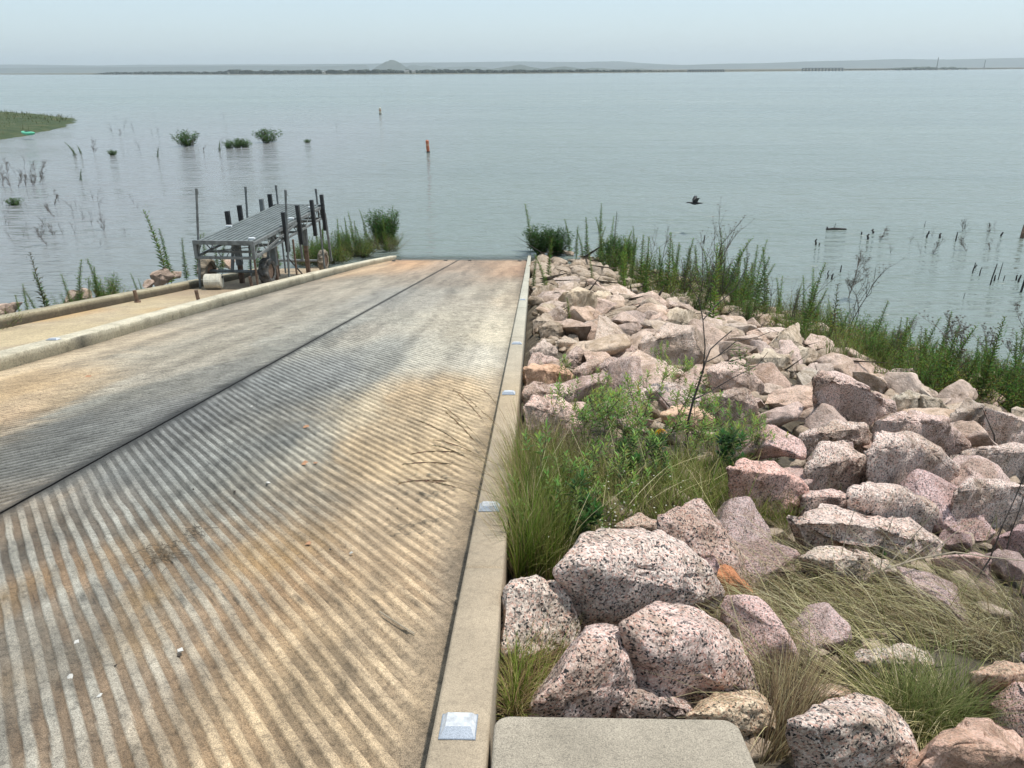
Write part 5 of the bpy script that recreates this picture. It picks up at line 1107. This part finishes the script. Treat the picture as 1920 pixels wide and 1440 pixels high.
A4 = area([(1400,1140),(1500,1090),(1650,1090),(1800,1100),(1930,1150),(1930,1240),(1760,1230),(1600,1240),(1560,1330),(1480,1345),(1430,1400),(1400,1300)])
A5 = area([(1400,1060),(1480,990),(1500,1060),(1560,1110),(1500,1130),(1400,1150)])
A6 = area([(1640,1330),(1820,1330),(1800,1400),(1680,1400)])
A7 = area([(950,1240),(1060,1215),(1080,1240),(1010,1310),(985,1345),(925,1345)])
A8 = area([(1340,1100),(1420,1130),(1460,1190),(1420,1240),(1380,1190),(1340,1150)])
A9 = area([(1420,1360),(1500,1330),(1500,1440),(1420,1440)])
A10 = area([(1700,1100),(1930,1060),(1930,1260),(1760,1220)])
LF = math.pi; 
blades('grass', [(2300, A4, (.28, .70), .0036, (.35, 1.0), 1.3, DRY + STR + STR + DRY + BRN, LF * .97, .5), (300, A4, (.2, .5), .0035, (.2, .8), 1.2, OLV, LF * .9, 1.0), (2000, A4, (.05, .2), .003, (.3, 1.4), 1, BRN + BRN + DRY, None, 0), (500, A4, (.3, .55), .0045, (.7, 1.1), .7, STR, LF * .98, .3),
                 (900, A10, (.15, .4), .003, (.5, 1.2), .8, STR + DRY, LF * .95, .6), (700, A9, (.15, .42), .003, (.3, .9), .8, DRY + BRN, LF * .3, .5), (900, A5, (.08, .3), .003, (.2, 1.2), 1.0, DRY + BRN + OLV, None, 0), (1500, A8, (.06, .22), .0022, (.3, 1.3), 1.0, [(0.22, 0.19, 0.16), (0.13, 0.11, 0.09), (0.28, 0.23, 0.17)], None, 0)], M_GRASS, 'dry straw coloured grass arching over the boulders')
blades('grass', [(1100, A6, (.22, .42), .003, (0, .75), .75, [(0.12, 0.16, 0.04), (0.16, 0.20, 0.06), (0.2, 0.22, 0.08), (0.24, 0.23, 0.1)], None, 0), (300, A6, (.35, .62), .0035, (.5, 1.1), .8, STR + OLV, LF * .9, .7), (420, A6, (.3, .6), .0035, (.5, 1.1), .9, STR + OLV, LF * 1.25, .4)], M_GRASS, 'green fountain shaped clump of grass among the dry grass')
blades('grass', [(1500, A7, (.06, .2), .0025, (.1, 1.1), .9, OLV + BRN + DRY, None, 0), (300, A7, (.1, .25), .003, (0, .6), .8, GRN, None, 0)], M_GRASS, 'short olive grass between the kerb and the triangular boulder')
def gap():
    while 1:
        px = rr.uniform(980, 1920); py = rr.uniform(620, 1120)
        if rr.random() < .5: px, py = rr.uniform(1000, 1400), rr.uniform(700, 900)
        q = bpt(px, py); 
        if q[0] > 0: return q[0], q[1], bank(q[0], q[1])
blades('grass', [(2600, gap, (.08, .30), .004, (0, .7), .8, OLV + DRY + GRN, None, 0)], M_GRASS, 'thin grass coming up in the gaps between rocks')
SHB = area([(1130,540),(1300,585),(1450,625),(1560,690),(1700,740),(1950,795),(1950,720),(1700,650),(1500,590),(1300,545)])
blades('grass', [(7000, SHB, (.3, .85), .013, (0, .45), .6, [(0.10, 0.16, 0.03), (0.15, 0.20, 0.045), (0.19, 0.18, 0.07), (0.08, 0.13, 0.025)], None, 0)], M_GRASS, 'undergrowth of grass between the shoreline weeds')
# arching seed heads leaning over the kerb
def seed_arches():
    r = random.Random(4)
    for k, (bx0, by0, tx, ty) in enumerate(((960,960,752,905),(955,930,800,815),(965,900,775,850),(958,945,830,760),(962,920,860,740),(955,990,770,900),(960,960,815,835),(970,880,842,722),(965,900,880,735),(960,950,790,790),(958,975,838,775),(975,870,905,730),(962,930,760,870))):
        b0 = Vector(bpt(bx0, by0, 0.1)); b0.x = max(b0.x, -0.04); T = onramp(tx, ty, 0.30 + r.uniform(-.06, .12)); T = Vector(T); T = b0 + (T - b0) * min(1, .95 / (T - b0).length)
        mid = (b0 + T) / 2 + Vector((0, 0, .16)); t = empty('seed_grass', b0); tag(t, 'arching dry grass stalk with a feathery seed head leaning over the kerb', 'grass stalk', 'seed stalks leaning over the kerb')
        P = []
        for i in range(10): s = i / 9; P.append((b0 * (1 - s) ** 2 + mid * 2 * s * (1 - s) + T * s * s) - b0)
        mb = MB(); mb.tube(P, [.0017 * (1 - .5 * i / 9) for i in range(10)], 4, c=(0.25, 0.19, 0.11)); mb.build('stem', M_STEM, t)
        mb = MB(); d = (P[-1] - P[-2]).normalized()
        for i in range(70):
            s = 5.6 + 3.4 * i / 70; a = int(s); p_ = P[a].lerp(P[min(a + 1, 9)], s - a); an = r.uniform(0, 6.28)
            mb.leaf(p_, d + Vector((math.cos(an), math.sin(an), r.uniform(-.5, .5))) * .25, r.uniform(.018, .034), .0055, [x * r.uniform(.7, 1.2) for x in (0.27, 0.185, 0.12)])
        mb.build('seed_head', M_GRASS, t)
seed_arches()
# leafy seedlings with narrow pale tipped leaves
def v_seedling(r, h=.5, stems=2, col=(0.22, 0.31, 0.085), ll=.055, lw=.013, dark=False):
    st = MB(); lf = MB()
    for s in range(stems):
        a = r.uniform(0, 6.28); sp = .28 if stems > 1 else .08; H = h * r.uniform(.65, 1.1); n = 6; P = [Vector((math.cos(a) * sp * H * (k / n), math.sin(a) * sp * H * (k / n), H * k / n)) + Vector((r.gauss(0, .006), r.gauss(0, .006), 0)) for k in range(n + 1)]
        st.tube(P, [.004 * (1 - .6 * k / n) for k in range(n + 1)], 5, c=(0.12, 0.10, 0.06))
        tips = [(P[-1], 1.0)]
        for b in range(5):
            k = r.randint(2, n - 1); an = r.uniform(0, 6.28); q = P[k] + Vector((math.cos(an), math.sin(an), .9)) * H * .2; st.tube([P[k], q], .0022, 4, c=(0.12, 0.12, 0.06)); tips.append((q, .8))
        for q, sc_ in tips:
            for i in range(15):
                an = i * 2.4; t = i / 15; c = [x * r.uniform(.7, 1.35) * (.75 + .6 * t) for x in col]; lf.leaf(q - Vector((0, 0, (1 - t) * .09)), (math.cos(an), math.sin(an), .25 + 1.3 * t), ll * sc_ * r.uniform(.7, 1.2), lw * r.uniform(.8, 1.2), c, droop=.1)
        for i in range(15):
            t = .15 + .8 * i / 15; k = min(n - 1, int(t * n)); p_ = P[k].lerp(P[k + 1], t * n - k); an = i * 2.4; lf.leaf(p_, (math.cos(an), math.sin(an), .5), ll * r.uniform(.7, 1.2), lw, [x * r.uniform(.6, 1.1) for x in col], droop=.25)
    return [('stem', st.mesh('stem'), M_STEM), ('foliage', lf.mesh('foliage'), M_LEAF)]
P_SE = protos(v_seedling, 8, 200); P_SD = protos(v_seedling, 3, 210, stems=2, col=(0.045, 0.10, 0.025), ll=.10, lw=.03)
GL = 'leafy seedlings between the kerb and the sapling'
for px, py, s, lab in ((1075,800,1.0,None),(1090,880,1.2,None),(1120,900,1.3,None),(1150,860,1.3,None),(1180,880,1.4,None),(1200,820,1.5,None),(1215,880,1.3,None),(1250,830,1.5,None),(1230,760,1.2,None),(1265,740,1.2,None),(1285,720,1.0,None),(1110,960,1.2,None),(1160,960,1.1,None),(1190,940,1.2,None),(1290,870,1.2,None),(1330,860,1.1,None),(1350,880,1.0,None),(1140,830,1.1,None),(1170,800,1.1,None),(1060,830,1.1,None),(1010,1000,1.2,None),(1060,1020,1.1,None),(980,1040,.8,None),(1100,1030,.9,None),(1040,960,1.0,None),(1240,930,1.0,None),(1300,840,1.2,None),(1340,820,1.2,None),(1310,790,1.1,None),(1270,800,1.2,None),(1370,860,1.1,None),(1200,790,1.2,None),(1150,820,1.2,None),(1400,880,1.0,None),(1085,790,1.1,None),(1130,765,1.1,None),(1180,730,1.1,None),(1235,705,1.0,None),(1275,690,1.0,None),(1060,740,.9,None)):
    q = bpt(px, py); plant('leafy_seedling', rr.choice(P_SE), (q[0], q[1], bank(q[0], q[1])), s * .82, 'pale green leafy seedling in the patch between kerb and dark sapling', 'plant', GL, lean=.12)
for px, py, s, lab in ((1380,905,1.25,'dark green broad leaved plant standing beside the salmon pink boulder'),(1240,895,.9,'upright plant with a yellowing leaf halfway up'),(1080,1040,.9,'deep green broad leaved plant inside the tall grass clump'),(1190,905,.8,'dark green leaves behind the white flowered tangle'),(1640,1060,.45,'small fresh green sprig under the fallen dry branch')):
    q = bpt(px, py); plant('leafy_plant', rr.choice(P_SD), (q[0], q[1], bank(q[0], q[1])), s * .75, lab, 'plant')
for px, py, s in ((1420,800,1.0),(1400,830,1.1),(1440,830,1.0),(1410,770,.8),(1370,800,.8)):
    q = bpt(px, py + 60); plant('leafy_seedling', rr.choice(P_SE), (q[0], q[1], bank(q[0], q[1])), s * .8, 'pale tipped seedling crowding the dark broad leaved plant', 'plant', 'pale seedlings by the dark leafy plant')
# yellow leaf
q = bpt(1238, 895); mb = MB(); 
for a in range(5): mb.leaf((0, 0, 0), (math.cos(a * .5 - 2.4), -.3, math.sin(a * .5 - 2.4)), .07, .02, (0.62, 0.36, 0.03))
o = mb.build('yellow_leaf', M_LEAF); P = onbank(1238, 803, .22); o.location = P; tag(o, 'bright yellow leaf hanging by the peach coloured boulder', 'leaf')
# white little flowers in the tangle
mb = MB(); r = random.Random(3)
for _ in range(90):
    px, py = r.gauss(1150, 60), r.gauss(940, 55); P = Vector(onbank(px, py, r.uniform(.12, .25)))
    for a in range(5): mb.leaf(P, (math.cos(a * 1.26), math.sin(a * 1.26), .3), .007, .005, (0.7, 0.7, 0.62))
tag(mb.build('tiny_flowers', M_LEAF), 'tiny white flowers scattered through the grass clump', 'flowers', kind='stuff')
# dark sapling with bare branches
def twig_plant(name, base, lines, rad, mat, label, cat, leaf_pts=(), hz=0.0):
    """lines: lists of (px,py,height) resolved on the base's own distance"""
    b = Vector(onbank(*base)); Y = b.y; t = empty(name, b); tag(t, label, cat)
    for i, ln in enumerate(lines):
        P = []
        for k, (px, py, dy) in enumerate(ln): P.append(Vector(aty(px, py, Y + dy)) - b)
        n = len(P); rd = rad if i == 0 else rad * .5
        mb = MB(); mb.tube(P, [rd * (1 - .6 * k / max(1, n - 1)) for k in range(n)], 6); mb.build('trunk' if i == 0 else 'branch', mat, t)
    if leaf_pts:
        lf = MB(); r = random.Random(8)
        for px, py, dy, n in leaf_pts:
            c = Vector(aty(px, py, Y + dy)) - b
            for _ in range(n): a = r.uniform(0, 6.28); lf.leaf(c + Vector((r.gauss(0, .03), r.gauss(0, .03), r.gauss(0, .03))), (math.cos(a), math.sin(a), r.uniform(0, 1)), r.uniform(.03, .06), .014, [x * r.uniform(.7, 1.4) for x in (0.13, 0.17, 0.05)])
        lf.build('foliage', M_LEAF, t)
    return t
twig_plant('sapling', (1285, 850), [[(1285,850,0),(1290,790,0.02),(1300,750,.03),(1312,715,.05),(1322,680,.05),(1332,655,.1),(1348,640,.15),(1372,620,.2)],[(1322,680,.05),(1345,668,.1),(1380,640,.1),(1420,632,.1),(1445,622,.1)],[(1300,750,.03),(1330,735,.1),(1375,708,.15),(1420,685,.2),(1440,660,.2)],[(1318,700,.05),(1322,650,0),(1318,600,0),(1310,560,0),(1296,540,0),(1280,515,0)],[(1318,600,0),(1340,575,.1),(1380,540,.1),(1400,500,.1)],[(1345,668,.1),(1370,655,.2),(1390,655,.2)]], .011, M_BARK, 'slender dark sapling with bare spreading branches rising from the peach boulder', 'sapling',
           [(1320,715,.05,30),(1385,660,.15,40),(1310,720,.05,20),(1400,690,.15,30),(1375,690,.1,20)])
twig_plant('fallen_branch', (1560, 1105), [[(1560,1105,0),(1600,1088,.02),(1650,1070,.05),(1720,1048,.1),(1790,1035,.15),(1860,1045,.2),(1925,1052,.2)],[(1565,1100,0),(1575,1050,0),(1590,990,.05),(1605,950,.05)],[(1590,1092,0),(1600,1035,0),(1604,1023,0),(1615,1028,0)],[(1650,1070,.05),(1660,1010,.05),(1678,960,.05)],[(1660,1066,.05),(1700,1020,.1),(1740,975,.1),(1760,945,.1)],[(1650,1080,.05),(1730,1085,.1),(1800,1110,.1),(1860,1130,.1)],[(1740,1042,.1),(1790,1000,.15),(1830,975,.2)],[(1690,1058,.05),(1730,1030,.1),(1760,1010,.1)],[(1790,1035,.15),(1840,1070,.15),(1890,1110,.15)]], .007, M_DEADW, 'pale dead branch fallen across the boulders with upright side twigs', 'branch')
twig_plant('dark_twig', (1815, 1110), [[(1815,1110,0),(1855,1050,.05),(1880,985,.05),(1905,930,.1),(1925,880,.1)],[(1870,1000,.05),(1890,965,.1),(1935,950,.1)]], .006, M_BARK, 'left one of two crossed dark twigs at the frame edge', 'twig')
twig_plant('dark_twig', (1880, 1060), [[(1880,1060,0),(1895,1000,.05),(1910,960,.05),(1930,900,.1)],[(1900,985,.05),(1925,975,.1)]], .006, M_BARK, 'right one of two crossed dark twigs at the frame edge', 'twig')
twig_plant('forked_stick', (1858, 862), [[(1855,857,-.1),(1868,843,-.1),(1885,832,-.1)],[(1866,845,-.1),(1864,815,-.1),(1850,785,-.1),(1842,765,-.1)],[(1868,857,-.1),(1900,845,-.1),(1925,830,-.1)]], .02, M_BARK, 'short forked driftwood stick lying on the flat speckled boulder', 'stick')

# ------------------------------------------------------------------ haze
def haze():
    mb = MB(); x0, x1, y0, y1, z0, z1 = -14000, 14000, -120, 9200, -6, 150
    V = [(x, y, z) for z in (z0, z1) for x, y in ((x0, y0), (x1, y0), (x1, y1), (x0, y1))]
    mb.add(V, [(3, 2, 1, 0), (4, 5, 6, 7), (0, 1, 5, 4), (1, 2, 6, 5), (2, 3, 7, 6), (3, 0, 4, 7)])
    m = bpy.data.materials.new('haze'); m.use_nodes = True; t = m.node_tree; t.nodes.remove(t.nodes['Principled BSDF'])
    v = N(t, 'ShaderNodeVolumePrincipled'); v.inputs['Color'].default_value = (0.88, 0.97, 1.0, 1); v.inputs['Density'].default_value = 0.00014; v.inputs['Anisotropy'].default_value = 0.25
    t.links.new(v.outputs[0], t.nodes['Material Output'].inputs['Volume']); o = mb.build('haze', m); tag(o, kind='stuff')
haze()
